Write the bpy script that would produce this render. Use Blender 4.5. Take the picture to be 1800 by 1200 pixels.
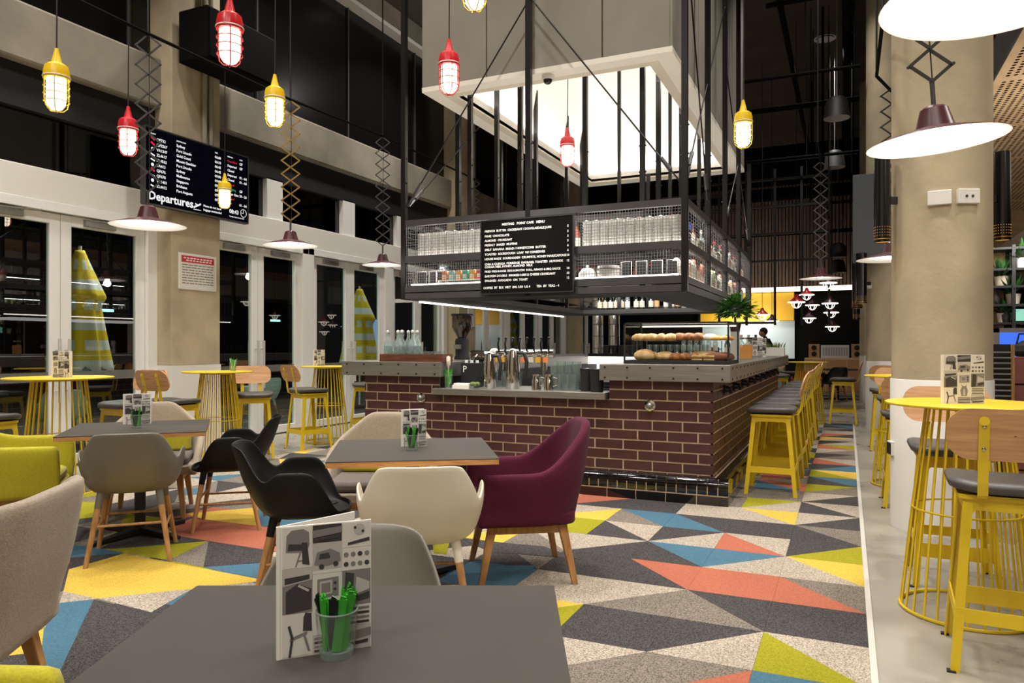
import bpy, bmesh, math, random
from mathutils import Vector, Matrix
random.seed(7)
R = math.radians
SC = bpy.context.scene
COL = SC.collection
for o in list(bpy.data.objects):
    bpy.data.objects.remove(o)

# ------------------------------------------------------------------ camera
cam_d = bpy.data.cameras.new('camera'); cam = bpy.data.objects.new('camera', cam_d); COL.objects.link(cam)
cam.location = (0, 0, 1.3); cam.rotation_euler = (R(90), 0, R(24.5))
cam_d.sensor_width = 36.0; cam_d.lens = 1292 / 1800 * 36; cam_d.shift_y = 7 / 1800
cam_d.clip_start = 0.05; cam_d.clip_end = 200
SC.camera = cam

# ------------------------------------------------------------------ world, exposure, lights
W = bpy.data.worlds.new('night'); SC.world = W; W.use_nodes = True
W.node_tree.nodes['Background'].inputs[0].default_value = (0.62, 0.6, 0.58, 1)
W.node_tree.nodes['Background'].inputs[1].default_value = 0.012
SC.view_settings.view_transform = 'Standard'; SC.view_settings.look = 'None'
SC.view_settings.exposure = 0.0; SC.view_settings.gamma = 1.0; SC.view_settings.use_curve_mapping = False
WARM = (1.0, 0.955, 0.885); NEUT = (1.0, 0.97, 0.93)

def lamp(kind, loc, power, color=WARM, size=0.2, target=None, spread=None, spot=70, size_y=None):
    d = bpy.data.lights.new('lamp_light', kind); d.energy = power; d.color = color
    if kind == 'AREA':
        d.shape = 'RECTANGLE' if size_y else 'DISK'; d.size = size
        if size_y: d.size_y = size_y
        if spread: d.spread = R(spread)
    elif kind == 'SPOT':
        d.spot_size = R(spot); d.spot_blend = 0.6; d.shadow_soft_size = size
    else:
        d.shadow_soft_size = size
    o = bpy.data.objects.new('lamp_light', d); COL.objects.link(o); o.location = loc
    if target is not None:
        o.rotation_euler = (Vector(target) - Vector(loc)).to_track_quat('-Z', 'Y').to_euler()
    return o

CEIL = 7.45
# recessed ceiling downlights of the hall (fittings on the ceiling further down; those behind the camera are added fill)
DOWNLIGHTS = [(-0.5, 4.6), (-2.6, 4.7), (-4.6, 2.6), (-4.9, 5.3), (-6.6, 4.4), (-0.3, 7.6), (-6.4, 7.9), (1.7, 4.2),
              (-1.9, 2.4), (0.9, 9.2), (-0.3, 11.5), (-6.4, 11.0), (-0.4, 16.0), (-4.4, 18.5), (1.2, 1.6), (-6.2, 1.8),
              (0.8, -1.6), (2.6, -3.4), (-1.4, -2.4), (-4.2, -1.2), (1.0, -4.8), (-3.0, -4.4)]
DOWN_W = [w * 0.143 for w in (400, 430, 330, 420, 420, 300, 520, 640, 150, 300, 260, 560, 330, 330, 320, 220, 700, 700, 700, 700, 700, 700)]
for (x, y), w in zip(DOWNLIGHTS, DOWN_W):
    lamp('AREA', (x, y, CEIL - 0.06), w, WARM, 0.34, (x, y, 0), spread=100 if y > 0 else 160)

# ------------------------------------------------------------------ materials
def lin(h):
    if isinstance(h, str):
        h = tuple(int(h[i:i + 2], 16) for i in (0, 2, 4))
    return tuple(((c / 255) / 12.92 if c / 255 <= 0.04045 else ((c / 255 + 0.055) / 1.055) ** 2.4) for c in h) + (1.0,)

def mat(name, col, rough=0.6, metal=0.0, var=0.0, vscale=6.0, bump=0.0, bscale=60.0, spec=0.5, col2=None, stretch=(1, 1, 1), coat=0.0, sheen=0.0, detail=4.0, lo=0.35, hi=0.65, rvar=0.0):
    m = bpy.data.materials.new(name); m.use_nodes = True
    nt = m.node_tree; b = nt.nodes['Principled BSDF']
    b.inputs['Base Color'].default_value = lin(col); b.inputs['Roughness'].default_value = rough
    b.inputs['Metallic'].default_value = metal; b.inputs['Specular IOR Level'].default_value = spec
    b.inputs['Coat Weight'].default_value = coat; b.inputs['Sheen Weight'].default_value = sheen
    tc = None
    if var > 0 or bump > 0 or col2 or rvar:
        tc = nt.nodes.new('ShaderNodeTexCoord'); mp = nt.nodes.new('ShaderNodeMapping')
        mp.inputs['Scale'].default_value = stretch
        nt.links.new(tc.outputs['Object'], mp.inputs[0])
    if var > 0 or col2:
        n = nt.nodes.new('ShaderNodeTexNoise'); n.inputs['Scale'].default_value = vscale; n.inputs['Detail'].default_value = detail
        nt.links.new(mp.outputs[0], n.inputs[0])
        rp = nt.nodes.new('ShaderNodeValToRGB')
        c = lin(col); c2 = lin(col2) if col2 else tuple(x * (1 - var) for x in c[:3]) + (1,)
        rp.color_ramp.elements[0].position = lo; rp.color_ramp.elements[0].color = c2
        rp.color_ramp.elements[1].position = hi; rp.color_ramp.elements[1].color = c
        nt.links.new(n.outputs[0], rp.inputs[0]); nt.links.new(rp.outputs[0], b.inputs['Base Color'])
        if rvar:
            mr = nt.nodes.new('ShaderNodeMapRange'); mr.inputs[3].default_value = max(0.02, rough - rvar); mr.inputs[4].default_value = rough + rvar
            nt.links.new(n.outputs[0], mr.inputs[0]); nt.links.new(mr.outputs[0], b.inputs['Roughness'])
    if bump > 0:
        n2 = nt.nodes.new('ShaderNodeTexNoise'); n2.inputs['Scale'].default_value = bscale; n2.inputs['Detail'].default_value = 3
        nt.links.new(mp.outputs[0], n2.inputs[0])
        bp = nt.nodes.new('ShaderNodeBump'); bp.inputs['Strength'].default_value = bump; bp.inputs['Distance'].default_value = 0.01
        nt.links.new(n2.outputs[0], bp.inputs['Height']); nt.links.new(bp.outputs[0], b.inputs['Normal'])
    return m

def emit(name, col, strength):
    m = bpy.data.materials.new(name); m.use_nodes = True; nt = m.node_tree
    nt.nodes.remove(nt.nodes['Principled BSDF'])
    e = nt.nodes.new('ShaderNodeEmission'); e.inputs[0].default_value = lin(col); e.inputs[1].default_value = strength
    nt.links.new(e.outputs[0], nt.nodes['Material Output'].inputs[0]); return m

def glass(name, tint='FFFFFF', base=0.06, rough=0.0, alpha=0.0, ior=1.5, body=None):
    """thin clear pane: see-through with a mirror reflection that grows at grazing angles"""
    m = bpy.data.materials.new(name); m.use_nodes = True; nt = m.node_tree
    nt.nodes.remove(nt.nodes['Principled BSDF'])
    t = nt.nodes.new('ShaderNodeBsdfTransparent'); t.inputs[0].default_value = lin(tint)
    g = nt.nodes.new('ShaderNodeBsdfGlossy'); g.inputs['Roughness'].default_value = rough
    f = nt.nodes.new('ShaderNodeFresnel'); f.inputs[0].default_value = ior
    ad = nt.nodes.new('ShaderNodeMath'); ad.operation = 'ADD'; ad.inputs[1].default_value = base; ad.use_clamp = True
    nt.links.new(f.outputs[0], ad.inputs[0])
    first = t
    if alpha > 0:
        d = nt.nodes.new('ShaderNodeBsdfDiffuse'); d.inputs[0].default_value = lin(body or tint)
        mx0 = nt.nodes.new('ShaderNodeMixShader'); mx0.inputs[0].default_value = alpha
        nt.links.new(t.outputs[0], mx0.inputs[1]); nt.links.new(d.outputs[0], mx0.inputs[2]); first = mx0
    mx = nt.nodes.new('ShaderNodeMixShader')
    geo = nt.nodes.new('ShaderNodeNewGeometry'); inv = nt.nodes.new('ShaderNodeMath'); inv.operation = 'SUBTRACT'; inv.inputs[0].default_value = 1.0; nt.links.new(geo.outputs['Backfacing'], inv.inputs[1])
    mu = nt.nodes.new('ShaderNodeMath'); mu.operation = 'MULTIPLY'; nt.links.new(ad.outputs[0], mu.inputs[0]); nt.links.new(inv.outputs[0], mu.inputs[1])   # only the outer skin mirrors
    nt.links.new(mu.outputs[0], mx.inputs[0]); nt.links.new(first.outputs[0], mx.inputs[1]); nt.links.new(g.outputs[0], mx.inputs[2])
    nt.links.new(mx.outputs[0], nt.nodes['Material Output'].inputs[0]); return m

K = {}
def cpt(key, col, dark, rough=0.95, vs=170):
    K[key] = mat('carpet_' + key, col, rough, col2=dark, vscale=vs, lo=0.36, hi=0.60, bump=0.5, bscale=260, spec=0.1, detail=2)
cpt('L', 'C2B5A4', '7A6F64'); cpt('G', '8E8478', '554E48'); cpt('D', '565252', '2E2C2C'); cpt('Y', 'DAB952', 'C09E3E')
cpt('M', 'A09B2A', '87821F'); cpt('B', '527587', '42657A'); cpt('C', 'B56C56', 'A05D48')
K['conc_floor'] = mat('polished_concrete_floor', '9E988D', 0.30, var=0.22, vscale=2.2, bump=0.04, bscale=30, detail=8, rvar=0.15)
K['conc'] = mat('board_marked_concrete', 'C0B092', 0.85, var=0.22, vscale=2.6, bump=0.25, bscale=18, detail=7)
K['conc2'] = mat('concrete_beam', '978E7E', 0.85, var=0.42, vscale=1.1, bump=0.2, bscale=14, detail=7)
K['conc_panel'] = mat('cement_sheet', '8F887B', 0.8, var=0.12, vscale=2.2, bump=0.05, bscale=30, detail=6)
K['wpaint'] = mat('white_paint', 'E4E0D8', 0.5, bump=0.03, bscale=40)
K['wframe'] = mat('white_powder_coat', 'EBE9E5', 0.38)
K['black'] = mat('matt_black', '141313', 0.6)
K['blackg'] = mat('gloss_black', '0E0E0E', 0.22)
K['ceil'] = mat('black_ceiling_paint', '564C44', 0.9, var=0.3, vscale=1.2)
K['cage'] = mat('dark_grey_steel', '4A4847', 0.45, metal=0.3, var=0.15, vscale=5)
K['post'] = mat('black_steel_tube', '1D1B1A', 0.35, metal=0.4)
K['wire'] = mat('galvanised_wire', '8C8C8C', 0.4, metal=0.6)
K['steel'] = mat('brushed_steel', 'A6A29C', 0.42, metal=0.85, var=0.18, vscale=5, stretch=(1, 1, 30), bump=0.02, bscale=90, rvar=0.08)
K['chrome'] = mat('polished_steel', 'D6D4D0', 0.1, metal=1.0)
K['brick'] = mat('glazed_maroon_brick', '4E2A2C', 0.42, var=0.25, vscale=9, bump=0.12, bscale=40, coat=0.15)
K['brick2'] = mat('glazed_brown_brick', '472526', 0.42, var=0.25, vscale=9, bump=0.12, bscale=40, coat=0.15)
K['mortar'] = mat('cream_mortar', 'CDB392', 0.95, var=0.15, vscale=40, bump=0.3, bscale=150)
K['btile'] = mat('black_glazed_tile', '0B0A0A', 0.07, coat=0.5, bump=0.02, bscale=12)
K['yel'] = mat('yellow_powder_coat', 'DCBB1E', 0.4)
K['yel2'] = mat('yellow_lamp_enamel', 'EFC51C', 0.3)
K['red2'] = mat('red_lamp_enamel', 'CE1F28', 0.3)
K['maroon'] = mat('maroon_enamel', '481A20', 0.35)
K['enamel'] = mat('white_enamel', 'F4F2EE', 0.3)
K['vinyl'] = mat('charcoal_vinyl', '4C4846', 0.45, bump=0.12, bscale=90, var=0.1, vscale=8)
K['ply'] = mat('oak_ply', 'D2A273', 0.5, col2='B9875A', vscale=4, stretch=(1, 1, 14), bump=0.05, bscale=50, detail=6)
K['oak'] = mat('oak_leg', 'BE8E58', 0.5, col2='9C6E40', vscale=5, stretch=(8, 8, 1), detail=6)
K['plyedge'] = mat('ply_edge', 'CB9458', 0.55, col2='A8713C', vscale=10, stretch=(1, 1, 30))
K['lam'] = mat('grey_laminate', '47423D', 0.6, spec=.22, var=0.05, vscale=3, bump=0.02, bscale=200)
K['g_shell'] = mat('grey_plastic', '6F6A60', 0.42, bump=0.03, bscale=200)
K['k_shell'] = mat('black_plastic', '0A0909', 0.5, bump=0.03, bscale=200, spec=.3)
K['w_shell'] = mat('cream_plastic', 'E2DAC6', 0.4, bump=0.03, bscale=200)
K['mint'] = mat('mint_plastic', 'B8CCBC', 0.5)
K['burg'] = mat('burgundy_wool', '561A31', 0.9, var=0.22, vscale=120, bump=0.3, bscale=220, sheen=0.05, spec=.2)
K['greige'] = mat('greige_wool', 'A2927F', 0.95, var=0.2, vscale=110, bump=0.3, bscale=220, sheen=0.2)
K['taupe'] = mat('taupe_wool', '6A5F5A', 0.95, var=0.2, vscale=110, bump=0.3, bscale=220)
K['lime'] = mat('lime_wool', 'B3A914', 0.85, var=0.16, vscale=120, bump=0.25, bscale=220, sheen=0.2)
K['matte'] = mat('dull_black_pipe', '0C0B0B', .9, spec=.1); K['alu'] = mat('pale_aluminium', 'C4BFB6', .5)
K['bronze'] = mat('bronze_steel', '9A7C42', .4, metal=.5)
K['glass'] = glass('clear_pane', 'E6EEEA', 0.13)
K['dglass'] = glass('dark_tinted_pane', '1E1E20', 0.05)
K['cglass'] = glass('clear_tumbler', 'F6FAF8', 0.03, ior=1.3)
K['tglass'] = glass('bright_tumbler', 'F0F6F3', 0.10, alpha=.05, body='E4ECE8', ior=1.4)
K['case_glass'] = glass('case_pane', 'FAFCFB', 0.02, ior=1.08)
K['bglass'] = glass('pale_bottle_glass', 'E2F0EE', 0.06, alpha=.22, body='DCE8E6')
K['gglass'] = glass('green_bottle_glass', '1E3A22', 0.10, alpha=0.35, body='0E2212')
K['frost'] = glass('frosted_band', 'B8B8B4', 0.03, alpha=0.55, body='8C8C88')
K['globe'] = emit('lit_lamp_globe', 'FFF0D2', 6.0)
K['bulb'] = emit('lit_bulb', 'FFF2DC', 30.0)
K['led'] = emit('led_strip', 'FFF6EA', 6.0)
K['ledlo'] = emit('soft_led_strip', 'FFF2DC', 2.2)
K['paper'] = mat('white_paper', 'E6E1D8', 0.7)
K['g1'] = mat('print_dark_grey', '3A3636', 0.7); K['g2'] = mat('print_mid_grey', '7C7674', 0.7); K['g3'] = mat('print_pale_grey', 'B4AEA8', 0.7); K['g4'] = mat('print_off_white', 'D2CCC4', 0.7)
K['wtext'] = emit('white_screen_text', 'FFFFFF', 0.9)
K['rtext'] = emit('red_screen_text', 'E0304A', 0.9)
K['gtext'] = emit('green_screen_text', '38B48A', 0.8)
K['wletter'] = mat('white_letter', 'F2F0EC', 0.5)
K['screen'] = emit('dark_screen', '0A0A12', 0.6)
K['redp'] = mat('red_print', 'C8303C', 0.6)
K['green'] = mat('leaf_green', '5A9A3C', 0.5, var=0.4, vscale=20)
K['green2'] = mat('dark_leaf', '356A2E', 0.5, var=0.4, vscale=20)
K['straw'] = mat('green_straw', '38A02A', 0.3); K['strawk'] = mat('black_straw', '0C100C', 0.3)
K['cup'] = mat('white_cup', 'EEECE8', 0.45)
K['wood'] = mat('dark_timber', '6E3E28', 0.5, col2='4C2818', vscale=5, stretch=(1, 1, 8))
K['birch'] = mat('perforated_birch', 'E6C69C', 0.6, col2='D6B084', vscale=3, stretch=(1, 1, 6))
K['slat'] = mat('brown_slat', '574434', 0.8, col2='44342A', vscale=3, stretch=(6, 6, 1))
K['ywall'] = mat('yellow_wall', 'E2A90E', 0.6)
K['kitchen'] = mat('kitchen_tile', 'C6D2D0', 0.35)
K['crust'] = mat('baked_crust', 'B4703A', 0.6, col2='7C4420', vscale=22, bump=0.4, bscale=40)
K['bread'] = mat('pale_bread', 'D9B583', 0.7, col2='B98A50', vscale=18, bump=0.3, bscale=40)
K['sugar'] = mat('icing_sugar', 'EDE4D6', 0.8, var=0.15, vscale=30)
K['pink'] = mat('pink_cabinet', '9C5A58', 0.6, var=0.2, vscale=6)
K['bluel'] = emit('blue_light', '3A62D8', 1.6)
K['bluel2'] = emit('blue_screen', '8FB4E6', 0.9)
K['brass'] = mat('warm_brass', 'C08A3C', 0.35, metal=0.8)
K['brasslit'] = emit('lit_brass_inner', 'E0A048', .75)
K['skin'] = mat('skin', 'C08E70', 0.6); K['hair'] = mat('dark_hair', '1A120E', 0.7); K['cloth'] = mat('dark_cloth', '1C1C20', 0.8)
for k, c in dict(o1='E8854A', o2='7FC4C8', o3='EC9A4C', o4='1FA284', o5='E0A62E', o6='D8394A', bl='2F5BD0', tan='C89A68', ol='6E7A3A', pk='D9A9A0', br='7A3E22', crm='D8CDB8', dk='2A2422', red='A8222C').items():
    K['c_' + k] = mat('label_' + k, c, 0.55); K[k] = K['c_' + k]

# ------------------------------------------------------------------ mesh builder
class MB:
    def __init__(s): s.v = []; s.f = []; s.m = []
    def _add(s, vs, fs, m=0):
        b = len(s.v); s.v += [tuple(v) for v in vs]
        s.f += [tuple(b + i for i in f) for f in fs]; s.m += [m] * len(fs); return s
    def box(s, x0, x1, y0, y1, z0, z1, m=0):
        return s._add([(x0, y0, z0), (x1, y0, z0), (x1, y1, z0), (x0, y1, z0), (x0, y0, z1), (x1, y0, z1), (x1, y1, z1), (x0, y1, z1)],
                      [(3, 2, 1, 0), (4, 5, 6, 7), (0, 1, 5, 4), (1, 2, 6, 5), (2, 3, 7, 6), (3, 0, 4, 7)], m)
    def bar(s, p, q, w, t, up=(0, 0, 1), m=0, w2=None, t2=None):
        """rectangular bar p->q, w across, t along up-ish"""
        p, q = Vector(p), Vector(q); d = (q - p).normalized(); u = Vector(up)
        a = d.cross(u)
        if a.length < 1e-5: a = d.cross(Vector((0, 1, 0)))
        a.normalize(); b = a.cross(d).normalized()
        w2 = w if w2 is None else w2; t2 = t if t2 is None else t2
        vs = []
        for c, ww, tt in ((p, w, t), (q, w2, t2)):
            for i, j in ((-1, -1), (1, -1), (1, 1), (-1, 1)): vs.append(c + a * (i * ww / 2) + b * (j * tt / 2))
        return s._add(vs, [(0, 1, 2, 3), (7, 6, 5, 4), (1, 0, 4, 5), (2, 1, 5, 6), (3, 2, 6, 7), (0, 3, 7, 4)], m)
    def cyl(s, p, q, r, r2=None, n=12, m=0, cap=True):
        p, q = Vector(p), Vector(q); d = (q - p).normalized(); r2 = r if r2 is None else r2
        a = d.orthogonal().normalized(); b = d.cross(a)
        vs = []
        for c, rr in ((p, r), (q, r2)):
            for i in range(n):
                t = 2 * math.pi * i / n; vs.append(c + (a * math.cos(t) + b * math.sin(t)) * rr)
        fs = [(i, (i + 1) % n, n + (i + 1) % n, n + i) for i in range(n)]
        if cap: fs += [tuple(range(n - 1, -1, -1)), tuple(range(n, 2 * n))]
        return s._add(vs, fs, m)
    def tube(s, pts, r, n=6, closed=False, m=0):
        P = [Vector(p) for p in pts]; N = len(P); vs = []; prev = None
        for i in range(N):
            if closed: d = P[(i + 1) % N] - P[i - 1]
            else: d = P[min(i + 1, N - 1)] - P[max(i - 1, 0)]
            d.normalize()
            a = d.orthogonal().normalized() if prev is None else (prev - d * prev.dot(d)).normalized()
            prev = a; b = d.cross(a)
            for k in range(n):
                t = 2 * math.pi * k / n; vs.append(P[i] + (a * math.cos(t) + b * math.sin(t)) * r)
        fs = []
        for i in range(N if closed else N - 1):
            j = (i + 1) % N
            for k in range(n): fs.append((i * n + k, i * n + (k + 1) % n, j * n + (k + 1) % n, j * n + k))
        if not closed: fs += [tuple(range(n - 1, -1, -1)), tuple(range((N - 1) * n, N * n))]
        return s._add(vs, fs, m)
    def ring(s, c, R_, r, n=28, k=6, m=0, axis='z'):
        pts = []
        for i in range(n):
            t = 2 * math.pi * i / n; x, y = R_ * math.cos(t), R_ * math.sin(t)
            pts.append((c[0] + x, c[1] + y, c[2]) if axis == 'z' else ((c[0] + x, c[1], c[2] + y) if axis == 'y' else (c[0], c[1] + x, c[2] + y)))
        return s.tube(pts, r, k, True, m)
    def lathe(s, prof, n=20, c=(0, 0, 0), m=0, cap0=True, cap1=True, sx=1, sy=1):
        vs = []
        for r, z in prof:
            for i in range(n):
                t = 2 * math.pi * i / n; vs.append((c[0] + r * math.cos(t) * sx, c[1] + r * math.sin(t) * sy, c[2] + z))
        fs = []
        for j in range(len(prof) - 1):
            for i in range(n): fs.append((j * n + i, j * n + (i + 1) % n, (j + 1) * n + (i + 1) % n, (j + 1) * n + i))
        if cap0: fs.append(tuple(range(n - 1, -1, -1)))
        if cap1: fs.append(tuple(range((len(prof) - 1) * n, len(prof) * n)))
        return s._add(vs, fs, m)
    def sphere(s, c, r, n=12, k=8, m=0, sc=(1, 1, 1)):
        prof = []
        vs = []; fs = []
        for j in range(1, k):
            a = math.pi * j / k
            for i in range(n):
                t = 2 * math.pi * i / n
                vs.append((c[0] + r * sc[0] * math.sin(a) * math.cos(t), c[1] + r * sc[1] * math.sin(a) * math.sin(t), c[2] - r * sc[2] * math.cos(a)))
        for j in range(k - 2):
            for i in range(n): fs.append((j * n + i, j * n + (i + 1) % n, (j + 1) * n + (i + 1) % n, (j + 1) * n + i))
        b = len(vs); vs += [(c[0], c[1], c[2] - r * sc[2]), (c[0], c[1], c[2] + r * sc[2])]
        for i in range(n):
            fs.append((b, (i + 1) % n, i)); fs.append((b + 1, (k - 2) * n + i, (k - 2) * n + (i + 1) % n))
        return s._add(vs, fs, m)
    def prism(s, poly, z0, z1, m=0):
        n = len(poly); vs = [(x, y, z0) for x, y in poly] + [(x, y, z1) for x, y in poly]
        return s._add(vs, [tuple(range(n - 1, -1, -1)), tuple(range(n, 2 * n))] + [(i, (i + 1) % n, n + (i + 1) % n, n + i) for i in range(n)], m)
    def slab(s, poly, o, ex, ey, th, m=0):
        """2-D polygon laid on the plane o + x*ex + y*ey, thickened by th along ex x ey"""
        o, ex, ey = Vector(o), Vector(ex), Vector(ey); nn = ex.cross(ey).normalized() * th; n = len(poly)
        a = [o + ex * x + ey * y for x, y in poly]; vs = [p for p in a] + [p + nn for p in a]
        return s._add(vs, [tuple(range(n - 1, -1, -1)), tuple(range(n, 2 * n))] + [(i, (i + 1) % n, n + (i + 1) % n, n + i) for i in range(n)], m)
    def loft(s, secs, closed=True, caps=True, m=0):
        n = len(secs[0]); vs = [p for sec in secs for p in sec]; fs = []
        for j in range(len(secs) - 1):
            for i in range(n if closed else n - 1):
                fs.append((j * n + i, j * n + (i + 1) % n, (j + 1) * n + (i + 1) % n, (j + 1) * n + i))
        if caps: fs += [tuple(range(n - 1, -1, -1)), tuple(range((len(secs) - 1) * n, len(secs) * n))]
        return s._add(vs, fs, m)
    def grid(s, pts, wrap=False, m=0):
        nu = len(pts); nv = len(pts[0]); vs = [p for r in pts for p in r]; fs = []
        for i in range(nu - 1):
            for j in range(nv if wrap else nv - 1):
                k = (j + 1) % nv; fs.append((i * nv + j, i * nv + k, (i + 1) * nv + k, (i + 1) * nv + j))
        return s._add(vs, fs, m)
    def mesh(s, name, mats, smooth=None, fix=False):
        me = bpy.data.meshes.new(name); me.from_pydata(s.v, [], s.f)
        for mm in (mats if isinstance(mats, (list, tuple)) else [mats]): me.materials.append(mm)
        me.polygons.foreach_set('material_index', s.m)
        if fix:
            bm = bmesh.new(); bm.from_mesh(me); bmesh.ops.recalc_face_normals(bm, faces=bm.faces); bm.to_mesh(me); bm.free()
        if smooth is not None:
            me.polygons.foreach_set('use_smooth', [True] * len(me.polygons))
            if smooth < 180: me.set_sharp_from_angle(angle=R(smooth))
        me.update(); return me
    def out(s, name, mats, parent=None, smooth=None, bevel=0, sub=0, solid=0, fix=False, loc=None, rz=0):
        o = bpy.data.objects.new(name, s.mesh(name, mats, smooth, fix)); COL.objects.link(o)
        if parent: o.parent = parent
        if loc is not None: o.location = loc
        if rz: o.rotation_euler.z = rz
        if solid:
            md = o.modifiers.new('solid', 'SOLIDIFY'); md.thickness = solid; md.offset = 0
        if bevel:
            md = o.modifiers.new('bevel', 'BEVEL'); md.width = bevel; md.segments = 2; md.limit_method = 'ANGLE'
        if sub:
            md = o.modifiers.new('sub', 'SUBSURF'); md.levels = sub; md.render_levels = sub
        return o

def tag(o, label=None, cat=None, group=None, kind=None):
    if label: o['label'] = label
    if cat: o['category'] = cat
    if group: o['group'] = group
    if kind: o['kind'] = kind
    return o
def thing(name, label, cat, loc=(0, 0, 0), rz=0, group=None):
    o = bpy.data.objects.new(name, None); COL.objects.link(o); o.empty_display_size = 0.1
    o.location = loc; o.rotation_euler = (0, 0, rz); return tag(o, label, cat, group)
def struct(o, label=None):
    return tag(o, label, kind='structure')
def dup(o, loc=None, rz=None, label=None, group=None, parent=None):
    c = o.copy(); COL.objects.link(c)
    if parent: c.parent = parent
    if loc is not None: c.location = loc
    if rz is not None: c.rotation_euler = (0, 0, rz)
    if label: c['label'] = label
    if group: c['group'] = group
    for ch in list(o.children): dup(ch, parent=c)
    return c
def text(s, size, o, ex, ey, m, parent=None, name='lettering', align='LEFT', sx=1.0, bold=0.0):
    """letters laid on the plane through o, running along ex with their tops towards ey"""
    cu = bpy.data.curves.new('txt', 'FONT'); cu.body = s; cu.size = size; cu.align_x = align; cu.extrude = 0.0004; cu.offset = bold * size; cu.resolution_u = 2
    t = bpy.data.objects.new('txt', cu); COL.objects.link(t)
    me = bpy.data.meshes.new_from_object(t.evaluated_get(bpy.context.evaluated_depsgraph_get()))
    bpy.data.objects.remove(t)
    ex, ey = Vector(ex).normalized(), Vector(ey).normalized(); ez = ex.cross(ey)
    M = Matrix((ex, ey, ez)).transposed().to_4x4(); M.translation = Vector(o)
    me.transform(M @ Matrix.Diagonal((sx, 1, 1, 1))); me.materials.clear(); me.materials.append(m)
    ob = bpy.data.objects.new(name, me); COL.objects.link(ob)
    if parent: ob.parent = parent
    return ob
def text_many(items, m, parent, name, bold=0.0):
    """several strings joined into one lettering mesh: items = (string, size, origin, ex, ey, align)"""
    bm = bmesh.new()
    for (s, size, o, ex, ey, al) in items:
        t = text(s, size, o, ex, ey, m, None, 'txt', al, bold=bold); bm.from_mesh(t.data); md = t.data
        bpy.data.objects.remove(t); bpy.data.meshes.remove(md)
    me = bpy.data.meshes.new(name); bm.to_mesh(me); bm.free(); me.materials.append(m)
    ob = bpy.data.objects.new(name, me); COL.objects.link(ob)
    if parent: ob.parent = parent
    return ob
# ================================================================== SETTING
def unproject(u, v):          # floor point seen at a pixel (used once to survey the carpet pattern)
    D = 1292 * 1.3 / (v - 607); L = D * (u - 900) / 1292; s, c = math.sin(R(24.5)), math.cos(R(24.5))
    return (-D * s + L * c, D * c + L * s)
def project(x, y, z):
    s, c = math.sin(R(24.5)), math.cos(R(24.5)); D = -x * s + y * c; L = x * c + y * s
    return (900 + 1292 * L / max(D, .01), 607 - 1292 * (z - 1.3) / max(D, .01), D)
XE, CARPET_END, CARPET_LEFT = 0.085, 13.3, -6.1
b = MB(); b.box(-8.0, 5.2, -6.2, 26, -0.12, 0.0)
floor = struct(b.out('floor', K['conc_floor']), 'polished concrete floor with carpet tiles inlaid')
b = MB(); b.box(XE, XE + 0.026, -1.5, CARPET_END, 0.0, 0.009); b.out('edge_strip', K['alu'], floor)

TX0, TDX, TY0, TDY = 0.085, 0.4275, 3.06, 0.4335
T = {}   # (column from right, row) -> (diagonal, upper/left colour, lower/right colour)
def t2(i, j, s): T[(i, j)] = s
for k, s in {
 (0, -1): '/BB', (1, -1): '/GC', (2, -1): '/LG', (0, 0): '\\LM', (1, 0): '/DL', (2, 0): '/DD', (3, 0): '/YM', (0, 1): '/DD', (1, 1): '\\DG',
 (2, 1): '/LG', (3, 1): '/LL', (4, 1): '/BB', (0, 2): '\\GC', (1, 2): '/CC', (2, 2): '\\CD', (3, 2): '/DD', (4, 2): '\\GD', (0, 3): '\\YL', (1, 3): '/BL',
 (2, 3): '\\BD', (3, 3): '/LD', (4, 3): '\\LG', (0, 4): '/DM', (1, 4): '\\LC', (2, 4): '/DL', (3, 4): '\\LD', (4, 4): '/MM', (0, 5): '\\GD', (1, 5): '/DD',
 (2, 5): '\\DB', (3, 5): '\\BG', (4, 5): '/LY', (0, 6): '/LD', (1, 6): '\\YL', (2, 6): '/LL', (3, 6): '/DD', (4, 6): '/CD', (5, 6): '/LC', (0, 7): '\\LD',
 (1, 7): '/ML', (2, 7): '/DG', (0, 8): '/LD', (1, 8): '/GG', (2, 8): '/DG', (0, 9): '/MG', (1, 9): '\\CB', (2, 9): '/GG', (0, 10): '\\BD', (1, 10): '/CG',
 (0, 11): '\\YM', (1, 11): '/BD', (0, 12): '/DB', (1, 12): '/YD', (0, 13): '\\LC', (1, 13): '/GD', (0, 14): '/DG', (1, 14): '/LM', (0, 15): '/LG', (0, 16): '\\MC', (0, 17): '/DL'}.items():
    T[k] = s
rc = random.Random(11)
POOL = 'LLLGGGDDDDYMBC'
def tile_spec(i, j):
    if (i, j) in T: return T[(i, j)]
    a, c = rc.choice(POOL), rc.choice(POOL)
    if a in 'YMBC' and c in 'YMBC' and rc.random() < .7: c = rc.choice('LGD')
    return rc.choice('/\\') + a + c
def tile_mesh(b, x0, x1, y0, y1, spec, order):
    e = 0.0006
    if spec[0] == '/': tris = [((x0, y0), (x1, y1), (x0, y1)), ((x0, y0), (x1, y0), (x1, y1))]
    else: tris = [((x1, y0), (x1, y1), (x0, y1)), ((x0, y0), (x1, y0), (x0, y1))]
    for t, cc in zip(tris, spec[1:]):
        q = [(min(max(x, x0 + e), x1 - e), min(max(y, y0 + e), y1 - e)) for x, y in t]
        b.prism(q, 0.0005, 0.008, order.index(cc))
allt = []
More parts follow.
